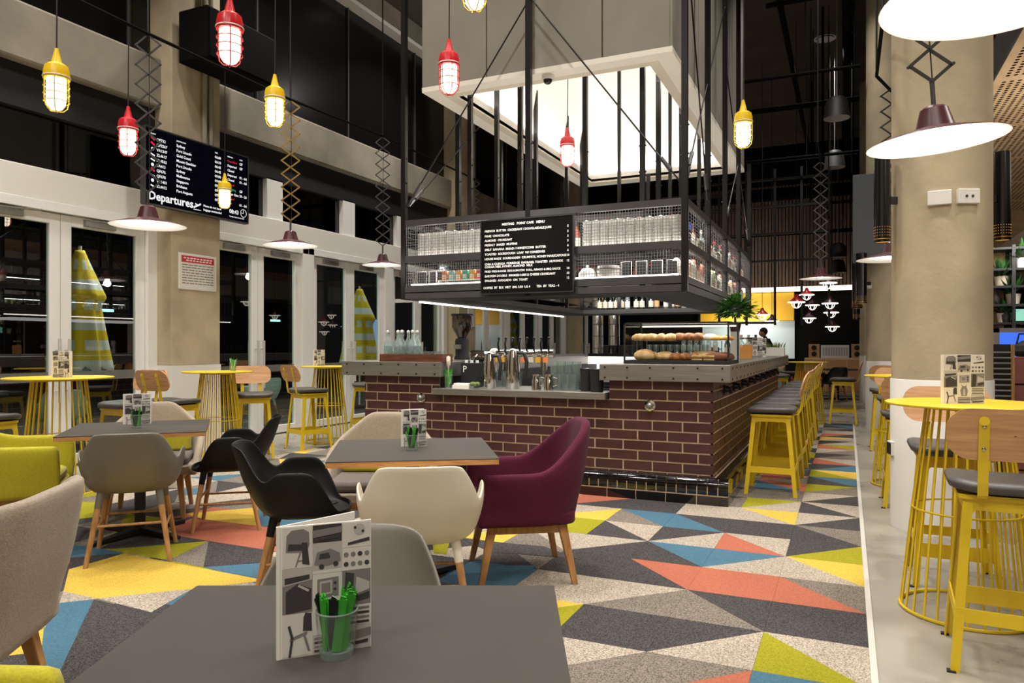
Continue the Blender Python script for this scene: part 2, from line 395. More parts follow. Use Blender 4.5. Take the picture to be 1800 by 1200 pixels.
for i in range(0, 15):
    for j in range(-8, 24):
        x1 = TX0 - i * TDX; x0 = max(x1 - TDX, CARPET_LEFT); y0 = TY0 + j * TDY; y1 = min(y0 + TDY, CARPET_END)
        if x0 >= x1 or y0 >= y1: continue
        if y0 > 6.0 and y1 < 12.5 and x1 < -1.05 and x0 > -4.3: continue      # under the bar
        u, v, D = project((x0 + x1) / 2, (y0 + y1) / 2, 0)
        allt.append((D if (D > 0.5 and -150 < u < 1950) else 99 + abs(D), x0, x1, y0, y1, tile_spec(i, j)))
allt.sort()
ORD = 'LGDYMBC'; CM = [K[c] for c in ORD]
for d, x0, x1, y0, y1, sp in allt[:292]:
    b = MB(); od = ''.join(dict.fromkeys(sp[1:])); tile_mesh(b, x0, x1, y0, y1, sp, od); b.out('carpet_tile', [K[c] for c in od], floor)
b = MB()
for d, x0, x1, y0, y1, sp in allt[292:]: tile_mesh(b, x0, x1, y0, y1, sp, ORD)
tag(b.out('distant_carpet_tiles', CM, floor), kind='stuff')
# larger patches of the pattern surveyed on the left part of the floor (zoom frame 60,860 x3.6 and 440,740 x3.103)
PATCH = [('Y', 0, [(570, 415), (1465, 585), (1000, 640), (400, 700), (185, 655), (220, 515)]), ('L', 0, [(400, 700), (940, 645), (1000, 640), (740, 788)]),
 ('D', 0, [(378, 706), (735, 788), (900, 900), (900, 1300), (100, 1300)]), ('B', 0, [(160, 730), (375, 706), (100, 1300), (20, 1300), (60, 900)]),
 ('L', 0, [(185, 655), (400, 700), (375, 706), (160, 730)]), ('B', 0, [(250, 358), (390, 375), (570, 410), (230, 440)]), ('D', 0, [(230, 440), (570, 412), (220, 515)]),
 ('M', 0, [(500, 385), (1100, 335), (850, 455), (570, 413)]), ('G', 0, [(1103, 335), (1068, 500), (850, 455)]), ('D', 0, [(1105, 335), (1500, 400), (1480, 470), (1070, 500)]),
 ('B', 0, [(1070, 501), (1480, 471), (1465, 584)]), ('C', 0, [(840, 250), (1000, 190), (1700, 270), (1650, 420), (1100, 333), (905, 300)]), ('Y', 0, [(960, 160), (1415, 120), (1420, 240), (1080, 200)]),
 ('B', 0, [(1421, 128), (1800, 180), (1800, 240), (1421, 240)]), ('D', 0, [(420, 384), (640, 255), (900, 300), (1098, 333), (500, 384)]), ('M', 0, [(280, 85), (420, 90), (420, 180), (270, 195)]),
 ('B', 0, [(950, 0), (1060, 0), (1050, 30), (940, 42)]), ('L', 0, [(960, 45), (1400, 20), (1400, 60), (960, 110)]),
 ('B', 1, [(1100, 790), (1560, 795), (1400, 940), (1040, 900)]), ('M', 1, [(990, 655), (1090, 655), (1070, 735), (1000, 725)]), ('D', 1, [(1160, 650), (1600, 690), (1800, 760), (1300, 720)])]
for key, fr, pts in PATCH:
    q = [unproject(60 + x / 3.6, 860 + y / 3.6) if fr == 0 else unproject(440 + x / 3.103, 740 + y / 3.103) for x, y in pts]
    ar = sum(q[i][0] * q[(i + 1) % len(q)][1] - q[(i + 1) % len(q)][0] * q[i][1] for i in range(len(q)))
    if ar < 0: q = q[::-1]
    b = MB(); b.prism(q, 0.0062, 0.0094); b.out('carpet_patch', K[key], floor)

# ------------------------------------------------------------------ ceiling and back wall
b = MB(); b.box(-8.0, 5.2, -6.2, 26.2, CEIL, CEIL + 0.2)
ceiling = struct(b.out('ceiling', K['ceil']), 'black painted high ceiling')
for (x, y) in DOWNLIGHTS:
    d = thing('ceiling_downlight', 'unseen round recessed ceiling downlight above the hall, rear ones added as fill', 'downlight', (x, y, CEIL), 0, 'recessed ceiling downlights')
    MB().lathe([(0.17, 0), (0.19, -0.012), (0.21, -0.012), (0.21, 0)], 20, cap0=False, cap1=False).out('trim_ring', K['wframe'], d, 30)
    MB().cyl((0, 0, -0.02), (0, 0, -0.024), 0.165, n=20).out('diffuser', K['wframe'], d)
def pipe(pts, r, name, lab, m='matte', cat='pipe', grp=None):
    return tag(MB().tube(pts, r, 8).out(name, K[m], None, 40), lab, cat, grp)
for k, (x, z, r) in enumerate([(-1.0, 6.9, .05), (0.0, 7.1, .08), (0.6, 6.6, .04), (1.5, 6.8, .06)]):
    pipe([(x, -1.2, z), (x, 25.8, z)], r, 'ceiling_pipe', 'black ceiling pipe running towards the back wall, number %s from the hood' % ['one', 'two', 'three', 'four'][k], cat='pipe', grp='pipes along the ceiling')
for k, (y, z, r) in enumerate([(10.5, 5.9, .035), (12.5, 5.6, .03), (14.5, 5.7, .05), (15.5, 5.0, .03), (17.0, 5.3, .03), (18.5, 4.6, .04), (19.6, 5.1, .16), (21, 4.3, .05)]):
    pp = pipe([(-4.5 if y > 12 else -1.0, y, z), (.2, y, z)], r, 'cross_pipe', 'black %s crossing under the dark ceiling, %s from the hood' % ('air duct' if r > .1 else 'service pipe', ['nearest', 'second', 'third', 'fourth', 'fifth', 'sixth', 'seventh', 'last'][k]), cat='pipe', grp='cross pipes under the ceiling')
    for x in (-.6, .1): MB().cyl((x, y, z), (x, y, CEIL), .008, n=6).out('hanger', K['matte'], pp)
for k, (x, y) in enumerate([(-0.4, 14.5), (0.1, 16.0), (-0.75, 18.5), (-0.1, 21)]):
    pipe([(x, y, CEIL), (x, y, 4.7)], .022, 'hanger_rod', 'thin black hanger rod dropping from the dark ceiling, %s' % ['nearest', 'second', 'third', 'farthest'][k], grp='hanger rods')

b = MB(); b.box(-8.0, 5.2, 24.0, 24.2, 0, CEIL)
wall_front = struct(MB().box(-8.0, 5.2, -6.2, -6.0, 0, CEIL).out('wall_front', K['conc']), 'concrete wall behind the viewer')
wall_back = struct(b.out('wall_back', K['matte']), 'dark back wall')
for i in range(60):
    x = -4.2 + i * 0.1
    MB().box(x, x + 0.075, 23.93, 24.0, 3.1, 6.2).out('slat', K['slat'], wall_back)
b = MB(); b.box(-4.2, -1.45, 23.55, 23.95, 2.05, 2.9); b.out('yellow_bulkhead', K['ywall'], wall_back)
b = MB(); b.box(-4.2, 1.0, 23.4, 23.6, 2.92, 3.05); b.out('lit_cornice', K['ledlo'], wall_back)
b = MB(); b.box(-4.2, -1.45, 23.9, 23.99, 0.9, 2.05); b.out('kitchen_splashback', K['kitchen'], wall_back)
lamp('AREA', (-2.8, 22.6, 2.0), 30, NEUT, 1.6, (-2.8, 24, 1.2), size_y=.3)
lamp('AREA', (-2.6, 21.2, 3.4), 45, WARM, .6, (-2.6, 24, 2.3))

# ------------------------------------------------------------------ left wall of glazing
XW = -7.6
b = MB()
b.box(XW - .25, XW + .05, 2.0, 24, 2.80, 3.13); trim = struct(b.out('trim_1', K['wpaint'], bevel=.008), 'white bulkhead above the glass doors')
b = MB(); b.box(XW - .35, XW + .12, -6.2, 24, 4.14, 4.74); struct(b.out('trim_2', K['conc2'], bevel=.03), 'long concrete beam across the left wall')
b = MB(); b.box(XW - .1, XW + .02, -6.2, 24, 3.70, 4.14); struct(b.out('trim_3', K['black']), 'black spandrel panel under the concrete beam')
b = MB(); b.box(XW - .3, XW + .1, -1.5, 24, 7.05, CEIL); struct(b.out('trim_4', K['conc2']), 'pale slab edge at the top of the left wall')
b = MB(); b.box(XW - .06, XW + .16, -1.5, 24, 6.98, 7.05); struct(b.out('trim_5', K['wpaint']), 'white strip under the slab edge')
b = MB(); b.box(XW - .4, XW - .05, -1.5, 24, 0, .05); struct(b.out('trim_6', K['wframe']), 'white door threshold')
b = MB(); b.box(XW - .10, XW - .06, 3.0, 24, 3.13, 3.72); struct(b.out('window_1', K['dglass']), 'dark clerestory window band')
win = struct(MB().box(XW - .12, XW - .06, -6.2, 24, 4.74, 6.98).out('window_2', K['blackg']), 'tall black upper window band')
for y in (3.8, 5.95, 8.0, 10.1, 12.2, 14.3, 16.4, 18.5):
    MB().box(XW - .06, XW - .03, y, y + .03, 4.74, 6.98).out('mullion', K['cage'], win)
w1 = bpy.data.objects['window_1']
for y in (8.15, 9.9, 11.5, 12.9, 15.5, 17.5, 19.5): MB().box(XW - .06, XW + .02, y, y + .32, 3.13, 3.72).out('mullion', K['wframe'], w1)

def door(n, ya, yb, leaves=2, handles=True):
    """double glass door between two frame posts"""
    d = struct(thing('door_%d' % n, None, None, (XW, 0, 0)), 'white framed double glass door, number %d along the left wall' % n)
    del d['label']
    d['label'] = 'white framed glass door, %s along the left wall from the camera' % ['first', 'second', 'third', 'fourth', 'fifth', 'sixth', 'seventh', 'eighth', 'ninth'][n - 1]
    f = MB(); f.box(-.1, .06, ya, ya + .13, 0, 2.8); f.box(-.1, .06, yb - .13, yb, 0, 2.8); f.box(-.1, .06, ya, yb, 2.70, 2.8)
    f.out('door_frame', K['wframe'], d, bevel=.004)
    w = (yb - ya - .26) / leaves
    for k in range(leaves):
        a = ya + .13 + k * w + .004; e = a + w - .008; st = .115
        l = MB(); l.box(-.05, .01, a, a + st, .02, 2.69); l.box(-.05, .01, e - st, e, .02, 2.69); l.box(-.05, .01, a + st, e - st, .02, .13); l.box(-.05, .01, a + st, e - st, 2.58, 2.69)
        lf = l.out('door_leaf', K['wframe'], d, bevel=.004)
        MB().box(-.026, -.014, a + st, e - st, .13, 2.58).out('pane', K['glass'], lf)
        MB().box(-.0135, -.0125, a + st, e - st, .92, 1.02).out('frosted_band', K['frost'], lf)
        c = MB(); c.box(.01, .05, a + .25, a + .62, 2.6, 2.67); c.bar((.04, a + .35, 2.67), (.10, a + .75, 2.68), .025, .015); c.out('door_closer', K['steel'], lf)
        if handles:
            y = (e - .05) if k == 0 else (a + .05)
            h = MB(); h.cyl((.075, y, .70), (.075, y, 1.37), .017, n=10)
            for z in (.82, 1.25): h.cyl((.0, y, z), (.075, y, z), .009, n=8)
            h.out('door_handle', K['alu'], lf, 40)
door(1, 3.95, 6.27); door(2, 6.95, 9.0); door(3, 9.0, 11.2); door(4, 11.2, 13.3); door(5, 14.2, 16.3); door(6, 16.3, 18.4); door(7, 18.4, 20.4); door(8, 21.3, 23.6); door(9, 1.5, 3.95)
def wcolumn(k, y):
    c = struct(thing('column_left', None, None, (XW, y, 0)), None); c['label'] = 'square concrete column with white base, %s in the left wall' % ['nearest', 'second', 'third'][k]
    MB().box(-.3, .3, 0, .74, 1.06, 7.05).out('shaft', K['conc'], c, bevel=.01)
    MB().box(-.3, .31, -.005, .745, 0, 1.06).out('painted_base', K['wpaint'], c)
    return c
for k, y in enumerate((6.27, 13.38, 20.5)): wcolumn(k, y)
b = MB()
for k in range(2): b.tube([(XW + .345, 6.72 + k * .1, 3.8), (XW + .345, 6.72 + k * .1, 7.0)], .03, 8)
tag(b.out('cable_conduit', K['conc2'], None, 40), 'pair of grey cable conduits running up the nearest left column', 'conduit')
# terrace outside
b = MB(); b.box(-30, -8.0, -3, 34, -.14, -.02); lamp('SPOT', (-4.6, 11.6, 6.3), 90, WARM, .05, (-7.5, 11.2, 7.15), spot=110)  # indoor spot added to lighten the slab edge on the left wall
tg = struct(b.out('terrace_ground', mat('night_asphalt', '3A3B3A', .8, var=.3, vscale=3)), 'dark terrace outside the glass doors')
b = MB(); b.box(-30.2, -30, -3, 34, -.1, 9); struct(b.out('wall_far', mat('night_wall', '14181A', .9)), 'dark building across the terrace')
for k, (y, z) in enumerate([(9.5, 2.6), (10.5, 2.4), (13.2, 2.9), (17.5, 2.5), (26, 2.4)]):
    sl_ = tag(MB().box(-24, -23.9, y, y + .55, z, z + .09).out('strip_light', emit('street_glow_%d' % k, 'A8F0E4', 3.0)), 'greenish fluorescent strip light outside at night, %s from the left' % ['first', 'second', 'third', 'fourth', 'fifth'][k], 'light', 'strip lights outside')
    MB().box(-24.02, -23.98, y + .2, y + .3, -.02, z).out('post', K['matte'], sl_)
lamp('AREA', (-8.9, 7.6, 4.2), 110, NEUT, .8, (-9.1, 6.3, 1.6)); lamp('AREA', (-10.5, 8.5, 4.5), 120, (.85, 1, .95), 1.5, (-9.5, 8.5, 0)); lamp('AREA', (-9.0, 13.6, 4.0), 50, (.95, .95, .9), 1.0, (-9.2, 13.0, 0))  # unseen lamps added to brighten the umbrellas and the terrace

# ------------------------------------------------------------------ round columns at right
def rcolumn(k, x, y, r):
    c = struct(thing('column_round', None, None, (x, y, 0)), None); c['label'] = 'round concrete column with white base, %s of the row' % ['nearest', 'second', 'third', 'fourth'][k]
    MB().cyl((0, 0, 1.06), (0, 0, CEIL), r, n=64).out('shaft', K['conc'], c, 60)
    MB().lathe([(r + .008, 0.0), (r + .008, 1.055), (r + .004, 1.062), (r - .01, 1.062)], 64).out('painted_base', K['wpaint'], c, 60)
    return c
for k, (y) in enumerate((6.05, 12.75, 19.2)): rcolumn(k, .61, y, .315 if k == 0 else .34)
# right side: perforated timber ceiling, white bulkhead and side wall
b = MB(); b.box(5.0, 5.2, -6.2, 24, 0, CEIL); struct(b.out('wall_right', K['slat']), 'brown wall behind the shelving on the right')
PX0, PX1, PZ = 1.16, 3.22, 3.6
tc_ = struct(MB().box(PX0, 5.0, 1.0, 24, PZ + .06, PZ + .3).out('trim_7', K['matte']), 'dark slab over the perforated timber ceiling at right')
b = MB(); px, py, hr = .0585, .065, .0185
nx = int((PX1 - PX0 - .06) / px); y = 1.0
b.box(PX0, PX0 + .06, 1.0, 24, PZ, PZ + .02); b.box(PX0, PX1, 1.0, 4.4, PZ, PZ + .02)
y = 4.4; row = 0
while y < 15:
    if row % 24 == 23: b._add([(PX0 + .06, y, PZ), (PX0 + .06, y + py * 1.6, PZ), (PX0 + .06 + nx * px, y + py * 1.6, PZ), (PX0 + .06 + nx * px, y, PZ)], [(0, 1, 2, 3)]); y += py * 1.6; row += 1; continue
    vs, fs = [], []
    for i in range(nx):
        x = PX0 + .06 + i * px; cx_, cy_ = x + px / 2, y + py / 2; o8 = [(x + px, cy_), (x + px, y + py), (cx_, y + py), (x, y + py), (x, cy_), (x, y), (cx_, y), (x + px, y)]
        k0 = len(vs); vs += [(a_, c_, PZ) for a_, c_ in o8] + [(cx_ + hr * math.cos(R(45 * q_)), cy_ + hr * 1.1 * math.sin(R(45 * q_)), PZ) for q_ in range(8)]
        fs += [(k0 + (q_ + 1) % 8, k0 + q_, k0 + 8 + q_, k0 + 8 + (q_ + 1) % 8) for q_ in range(8)]
    b._add(vs, fs); y += py; row += 1
b.box(PX0, PX1, 15, 24, PZ, PZ + .02)
tag(b.out('perforated_sheet', K['birch'], tc_), kind='stuff')
MB().box(PX0 - .02, PX0, 1.0, 24, PZ - .01, PZ + .3).out('edge_board', K['cage'], tc_)
b = MB(); b.box(PX1, 5.0, 1.0, 24, 2.95, PZ); struct(b.out('trim_8', K['wpaint']), 'white bulkhead beside the timber ceiling')
lamp('AREA', (2.3, 8.0, 3.5), 30, WARM, .3, (2.3, 8, 0)); lamp('AREA', (2.2, 4.0, 3.5), 25, WARM, .3, (2.2, 4.0, 0))
lamp('AREA', (2.4, 7.5, 2.2), 30, WARM, .4, (2.2, 8.0, 3.6))  # unseen uplight added to brighten the timber ceiling and white bulkhead
# ================================================================== FURNITURE
def rrect(w, d, r, n=5):
    pts = []
    for cx, cy, a0 in ((w / 2 - r, d / 2 - r, 0), (-w / 2 + r, d / 2 - r, 90), (-w / 2 + r, -d / 2 + r, 180), (w / 2 - r, -d / 2 + r, 270)):
        for k in range(n + 1):
            a = R(a0 + 90 * k / n); pts.append((cx + r * math.cos(a), cy + r * math.sin(a)))
    return pts
def sm(x):
    x = max(0, min(1, x)); return x * x * (3 - 2 * x)

# ---------------- cafe tables
def cafe_table(x, y, rz, size, label):
    t = thing('cafe_table', label, 'table', (x, y, 0), rz)
    MB().prism(rrect(size, size, .004, 1), .738, .742).out('laminate_surface', K['lam'], t)
    MB().prism(rrect(size - .002, size - .002, .005, 1), .712, .738).out('tabletop', K['plyedge'], t)
    MB().cyl((0, 0, .04), (0, 0, .70), .035, n=16).out('column', K['black'], t, 40)
    b = MB()
    for a in (0, 90, 180, 270):
        c, s = math.cos(R(a + 45)), math.sin(R(a + 45)); b.bar((0, 0, .05), (c * .36, s * .36, .022), .06, .04, w2=.045, t2=.025)
    b.out('cross_base', K['black'], t, bevel=.004)
    MB().box(-.2, .2, -.2, .2, .70, .712).out('top_plate', K['black'], t)
    return t
T1 = cafe_table(-.826, 1.047, R(24.5), .83, 'grey topped square cafe table in the near foreground')
T2_ = cafe_table(-2.145, 3.405, R(33), .84, 'grey topped square cafe table with ply edge in front of the brick bar')
T3_ = cafe_table(-4.40, 3.52, R(45), .86, 'grey topped square cafe table at left between grey and black armchairs')

# ---------------- moulded shell armchair (front +Y)
def shell_mesh(mname, m):
    NU, rings = 96, []
    def rim(t):      # t: angle from back (0) to front (pi), both sides alike
        d = abs(math.degrees(t))
        back = .797 - .05 * min(1.2, d / 50) ** 4
        h = back
        h = h + (.628 - h) * sm((d - 37) / 24)                 # falls into the notch
        h = h + (.672 - h) * sm((d - 62) / 16)                 # rises to the arm tip
        h = h + (.452 - h) * sm((d - 90) / 46)                 # runs down to the front lip
        return h
    def plan(t, k):  # outline radius factors, k 0 at seat edge .. 1 at rim
        d = abs(t); s, c = math.sin(t), math.cos(t)
        ex = .20 + .085 * k; yb = .185 + .08 * k; yf = .235
        x = ex * math.copysign(abs(s) ** .72, s); y = -(yb if c > 0 else yf) * math.copysign(abs(c) ** .72, c)
        return x, y
    z0_ = .413
    for k in range(0, 5):            # seat pan rings
        q = k / 5; row = []
        for i in range(NU):
            t = -math.pi + 2 * math.pi * i / NU; x, y = plan(t, 0)
            row.append((x * q, y * q + .01 * (1 - q), z0_ + .012 * q ** 2.5 - .008 * max(0, -math.cos(t)) * q))
        rings.append(row)
    for k in range(0, 9):            # wall rings
        q = k / 8; row = []
        for i in range(NU):
            t = -math.pi + 2 * math.pi * i / NU; h = rim(t); base = .425
            z = base + (h - base) * q; x, y = plan(t, min(1, max(0, z - base) / .17) ** .42)
            if math.cos(t) > 0: y -= .10 * max(0, (z - .5) / .3) * math.cos(t)
            nar = 1 - .11 * sm((z - .66) / .14) * (1 if math.cos(t) > 0.3 else 0)
            row.append((x * nar, y, z))
        rings.append(row)
    b = MB(); b.grid(rings, True)
    b.f.append(tuple(range(95, -1, -1))); b.m.append(0)
    return b
def shell_chair(x, y, rz, mkey, label, socket=None):
    t = thing('shell_armchair', label, 'armchair', (x, y, 0), rz)
    shell_mesh('shell', K[mkey]).out('seat_shell', K[mkey], t, 180, solid=.011, sub=1)
    for sx in (-1, 1):
        for sy in (-1, 1):
            top = Vector((sx * .155, sy * .14, .43)); bot = Vector((sx * .225, .21 if sy > 0 else -.235, 0)); mid = top.lerp(bot, .22)
            MB().cyl(bot, mid, .013, .018, 12).out('leg', K['oak'], t, 40)
            MB().cyl(mid, top, .0195, .023, 12).out('leg_socket', K[socket or mkey], t, 40)
    def L(sx, sy, z):
        top = Vector((sx * .155, sy * .14, .43)); bot = Vector((sx * .225, .21 if sy > 0 else -.235, 0)); return bot.lerp(top, z / .43)
    for sx in (-1, 1): MB().cyl(L(sx, -1, .20), L(sx, 1, .20), .008, n=8).out('stretcher', K['oak'], t, 40)
    for sy in (-1, 1): MB().cyl(L(-1, sy, .235), L(1, sy, .235), .008, n=8).out('stretcher', K['oak'], t, 40)
    return t
shell_chair(-4.02, 3.17, R(45), 'g_shell', 'grey plastic shell armchair with oak legs, back turned, at the left table')
shell_chair(-4.06, 3.98, R(128), 'k_shell', 'black plastic shell armchair at the right side of the left table')
shell_chair(-2.62, 3.10, R(-54), 'k_shell', 'black plastic shell armchair at the left side of the middle table')
shell_chair(-1.80, 2.93, R(31), 'w_shell', 'cream plastic shell armchair, back turned, at the middle table')
shell_chair(-1.108, 1.396, R(204.5), 'g_shell', 'grey plastic shell armchair behind the near table and its menu')

# ---------------- upholstered tub chairs (front +Y)
def tub_shell(w, d, hfun, zb=.33, th=.055, lean=.13, cr=.22, flare=.03):
    """U-shaped padded wall lofted from arm front to arm front"""
    path = []
    hw, hd = w / 2, d / 2
    def pt(s):
        L1 = 2 * hd - cr; arc = math.pi / 2 * cr; L2 = 2 * (hw - cr); tot = 2 * L1 + 2 * arc + L2
        q = (s + 1) / 2 * tot
        if q < L1: return (-hw, hd - q), (-1, 0)
        q -= L1
        if q < arc:
            a = math.pi + q / cr; return (-hw + cr + cr * math.cos(a), -hd + cr + cr * math.sin(a)), (math.cos(a), math.sin(a))
        q -= arc
        if q < L2: return (-hw + cr + q, -hd), (0, -1)
        q -= L2
        if q < arc:
            a = -math.pi / 2 + q / cr; return (hw - cr + cr * math.cos(a), -hd + cr + cr * math.sin(a)), (math.cos(a), math.sin(a))
        q -= arc
        return (hw, -hd + cr + q), (1, 0)
    secs = []; N = 40
    for i in range(N + 1):
        s = -1 + 2 * i / N; (x, y), (nx, ny) = pt(s); h = hfun(abs(s)); sec = []
        back = max(0, -ny)
        shr = .0
        prof = []
        for k in range(6): z = zb + (h - th * .5 - zb) * k / 5; prof.append((0, z))
        prof += [(-th * .15, h - th * .15), (-th * .5, h), (-th * .85, h - th * .15)]
        for k in range(5, -1, -1): z = zb + (h - th * .5 - zb) * k / 5; prof.append((-th, z))
        for o, z in prof:
            r = max(0, (z - .42)); off = o + flare * sm((z - zb) / .3) + lean * back * r * 1.0
            tap = 1 - .35 * max(0, z - .55) * (1 if back > .3 else back)
            sec.append(((x + nx * off) * tap, y + ny * off - lean * .5 * r * max(0, (hd * .2 - y)) , z))
        secs.append(sec)
    b = MB()
    for end in (0, -1):
        pass
    b.loft(secs, True, True); return b
def tub_chair(x, y, rz, key, label, hfun, w=.64, d=.58, cushion=None, seatkey=None, lean=.13, woodleg=True):
    t = thing('upholstered_armchair', label, 'armchair', (x, y, 0), rz)
    tub_shell(w, d, hfun, lean=lean).out('backrest', K[key], t, 180, sub=1, fix=True)
    MB().prism(rrect(w - .05, d - .04, .1), .335, .40).out('seat_base', K[key], t, 40, bevel=.012)
    MB().prism(rrect(w - .13, d - .06, .1), .40, .465).out('seat_cushion', K[seatkey or key], t, 40, bevel=.022)
    if cushion:
        q = MB(); q.prism(rrect(w - .16, .09, .04), .465, .63); q.out('back_cushion', K[cushion], t, 40, bevel=.02, loc=(0, -d / 2 + .13, 0))
    b = MB(); b.box(-.25, .25, .17, .21, .285, .335); b.box(-.25, .25, -.21, -.17, .285, .335); b.box(-.25, -.21, -.17, .17, .285, .335); b.box(.21, .25, -.17, .17, .285, .335)
    b.out('leg_frame', K['oak'], t, bevel=.004)
    for sx in (-1, 1):
        for sy in (-1, 1):
            MB().bar((sx * .225, sy * .19, .335), (sx * .262, sy * .258, 0), .048, .048, up=(0, 1, 0), w2=.03, t2=.03).out('leg', K['oak'], t, bevel=.004)
    return t
def h_burg(s): return .62 + .01 * (1 - s) + (.885 - .63) * (1 - sm((s - .14) / .46))
def h_lime(s): return .665 + .02 * (1 - s) + (.80 - .68) * (1 - sm((s - .1) / .5))
def h_wing(s): return .845 - .42 * max(0, min(1, (s - .17) / .62)) + .0 - .02 * sm((s - .1) / .15)
def h_wide(s): return .40 + .445 * (1 - sm((s - .30) / .5))
tub_chair(-1.70, 3.85, R(123), 'burg', 'burgundy upholstered armchair with oak legs at the right of the middle table', h_burg, w=.64)
tub_chair(-2.74, 3.95, R(205), 'greige', 'greige upholstered wing chair behind the middle table, before the brick bar', h_wing, w=.70, cushion='lime', seatkey='taupe')
tub_chair(-4.88, 4.0, R(222), 'greige', 'greige upholstered wing chair behind the left table, before the glass door', h_wing, w=.70, cushion='lime', seatkey='taupe')
tub_chair(-4.98, 3.06, R(-42), 'lime', 'lime green upholstered armchair at the left edge, beside the left table', h_lime, w=.66)
tub_chair(-2.63, 1.33, R(124), 'greige', 'greige upholstered wing chair close at the left edge of the foreground, back turned', h_wide, w=.80, cushion='lime', seatkey='taupe', lean=.16)
tub_chair(-1.54, .545, R(-65.5), 'lime', 'lime green upholstered armchair at the bottom left corner beside the near table', h_lime, w=.64)

# ---------------- yellow counter stools (front +Y)
def make_stool(x, y, rz, label, group=None):
    t = thing('counter_stool', label, 'stool', (x, y, 0), rz, group)
    pts = []
    N, Mm = 10, 12
    b = MB(); secs = []
    out = rrect(.43, .41, .10, 6)
    for f, z in ((.80, .705), (.97, .712), (1.0, .728), (.985, .745), (.9, .755), (.5, .748), (.05, .744)):
        secs.append([(px * f, py * f, z + .014 * (abs(px * f) / .2) ** 2 - .010 * max(0, py * f / .2) ** 2) for px, py in out])
    b.loft(secs, True, True); b.out('seat_pad', K['vinyl'], t, 60)
    f = MB(); f.prism(rrect(.36, .34, .03, 3), .685, .703); f.out('seat_plate', K['yel'], t)
    a = MB()
    def C(sx, sy, z):
        top = Vector((sx * .155, sy * .15, .70)); bot = Vector((sx * .205, sy * .215, 0)); return bot.lerp(top, z / .70)
    for sy in (-1, 1): a.bar(C(-1, sy, .665), C(1, sy, .665), .006, .05)
    for sx in (-1, 1): a.bar(C(sx, -1, .665), C(sx, 1, .665), .006, .05)
    a.out('apron', K['yel'], t)
    for sx in (-1, 1):
        for sy in (-1, 1):
            l = MB()
            p0, p1 = C(sx, sy, 0), C(sx, sy, .69)
            l.bar(p0 + Vector((-sx * .013, 0, 0)), p1 + Vector((-sx * .013, 0, 0)), .032, .007, up=(0, 1, 0), w2=.036)
            l.bar(p0 + Vector((0, -sy * .013, 0)), p1 + Vector((0, -sy * .013, 0)), .007, .032, up=(0, 1, 0), t2=.036)
            for ax in (0, 1):     # gusset into the apron
                d = Vector((-sx, 0, 0)) if ax == 0 else Vector((0, -sy, 0))
                q = C(sx, sy, .642); l._add([q + d * .01, q + d * .045, C(sx, sy, .60) + d * .012, q + d * .01 + Vector((0, 0, .002))], [(0, 1, 2)])
            l.out('leg', K['yel'], t)
            MB().box(p0.x - .016 if sx > 0 else p0.x - .016, p0.x + .016, p0.y - .016, p0.y + .016, 0, .006).out('foot_pad', K['black'], t)
    fr = MB()
    fr.bar(C(-1, 1, .20), C(1, 1, .20), .006, .075); fr.bar(C(-1, -1, .225), C(1, -1, .225), .006, .055)
    for sx in (-1, 1): fr.bar(C(sx, -1, .225), C(sx, 1, .225), .006, .055)
    fr.out('footrest', K['yel'], t)
    # curved ply back
    o = rrect(.45, .205, .085, 7); secs = []
    def curve(px, pz): return -.205 - .10 * ((pz - .70) / .36) + .30 * px * px
    b = MB(); vs1 = [(px, curve(px, .955 + pz), .955 + pz) for px, pz in o]
    inner = [[(px * k, .955 + pz * k) for px, pz in o] for k in (1, .75, .5, .25, .02)]
    for side in (0, 1):
        rows = [[(x_, curve(x_, z_) + side * .012, z_) for x_, z_ in r] for r in inner]
        b.grid(rows if side else rows, True)
    n = len(o); b._add([(px, curve(px, .955 + pz) + s_ * .012, .955 + pz) for s_ in (0, 1) for px, pz in o], [(i, (i + 1) % n, n + (i + 1) % n, n + i) for i in range(n)])
    b.out('backrest', K['ply'], t, 40, fix=True)
    for sx in (-1, 1):
        s = MB(); q = [(.10, -.10, .700), (.10, -.19, .698), (.10, -.225, .712), (.10, -.238, .76), (.10, curve(.1, .85) - .004, .85), (.10, curve(.1, 1.01) - .004, 1.01)]
        P = [Vector((sx * a_, b_, c_)) for a_, b_, c_ in q]
        for i in range(len(P) - 1): s.bar(P[i], P[i + 1], .036, .006, up=(0, 1, .02))
        s.cyl(P[-1] + Vector((0, -.003, 0)), P[-1] + Vector((0, .003, 0)), .018, n=12)
        st = s.out('back_strap', K['yel'], t)
        bo = MB()
        for z in (.90, .99): bo.sphere((sx * .10, curve(.1, z) - .009, z), .008, 8, 6, sc=(1, .6, 1))
        bo.out('bolt', K['chrome'], st, 60)
    return t
BAR_G = 'yellow stools lined up along the bar'
s0 = make_stool(-.60, 6.87, R(90), 'yellow steel stool, nearest of the row along the brick bar')
first = ['second', 'third', 'fourth', 'fifth', 'sixth', 'seventh', 'eighth', 'ninth']
s0['group'] = BAR_G
for k in range(8):
    dup(s0, (-.60 + random.uniform(-.015, .015), 6.87 + .63 * (k + 1), 0), R(90 + random.uniform(-3, 3)), 'yellow steel stool, %s of the row along the brick bar' % first[k], BAR_G)
SG = 'yellow stools at the high tables'
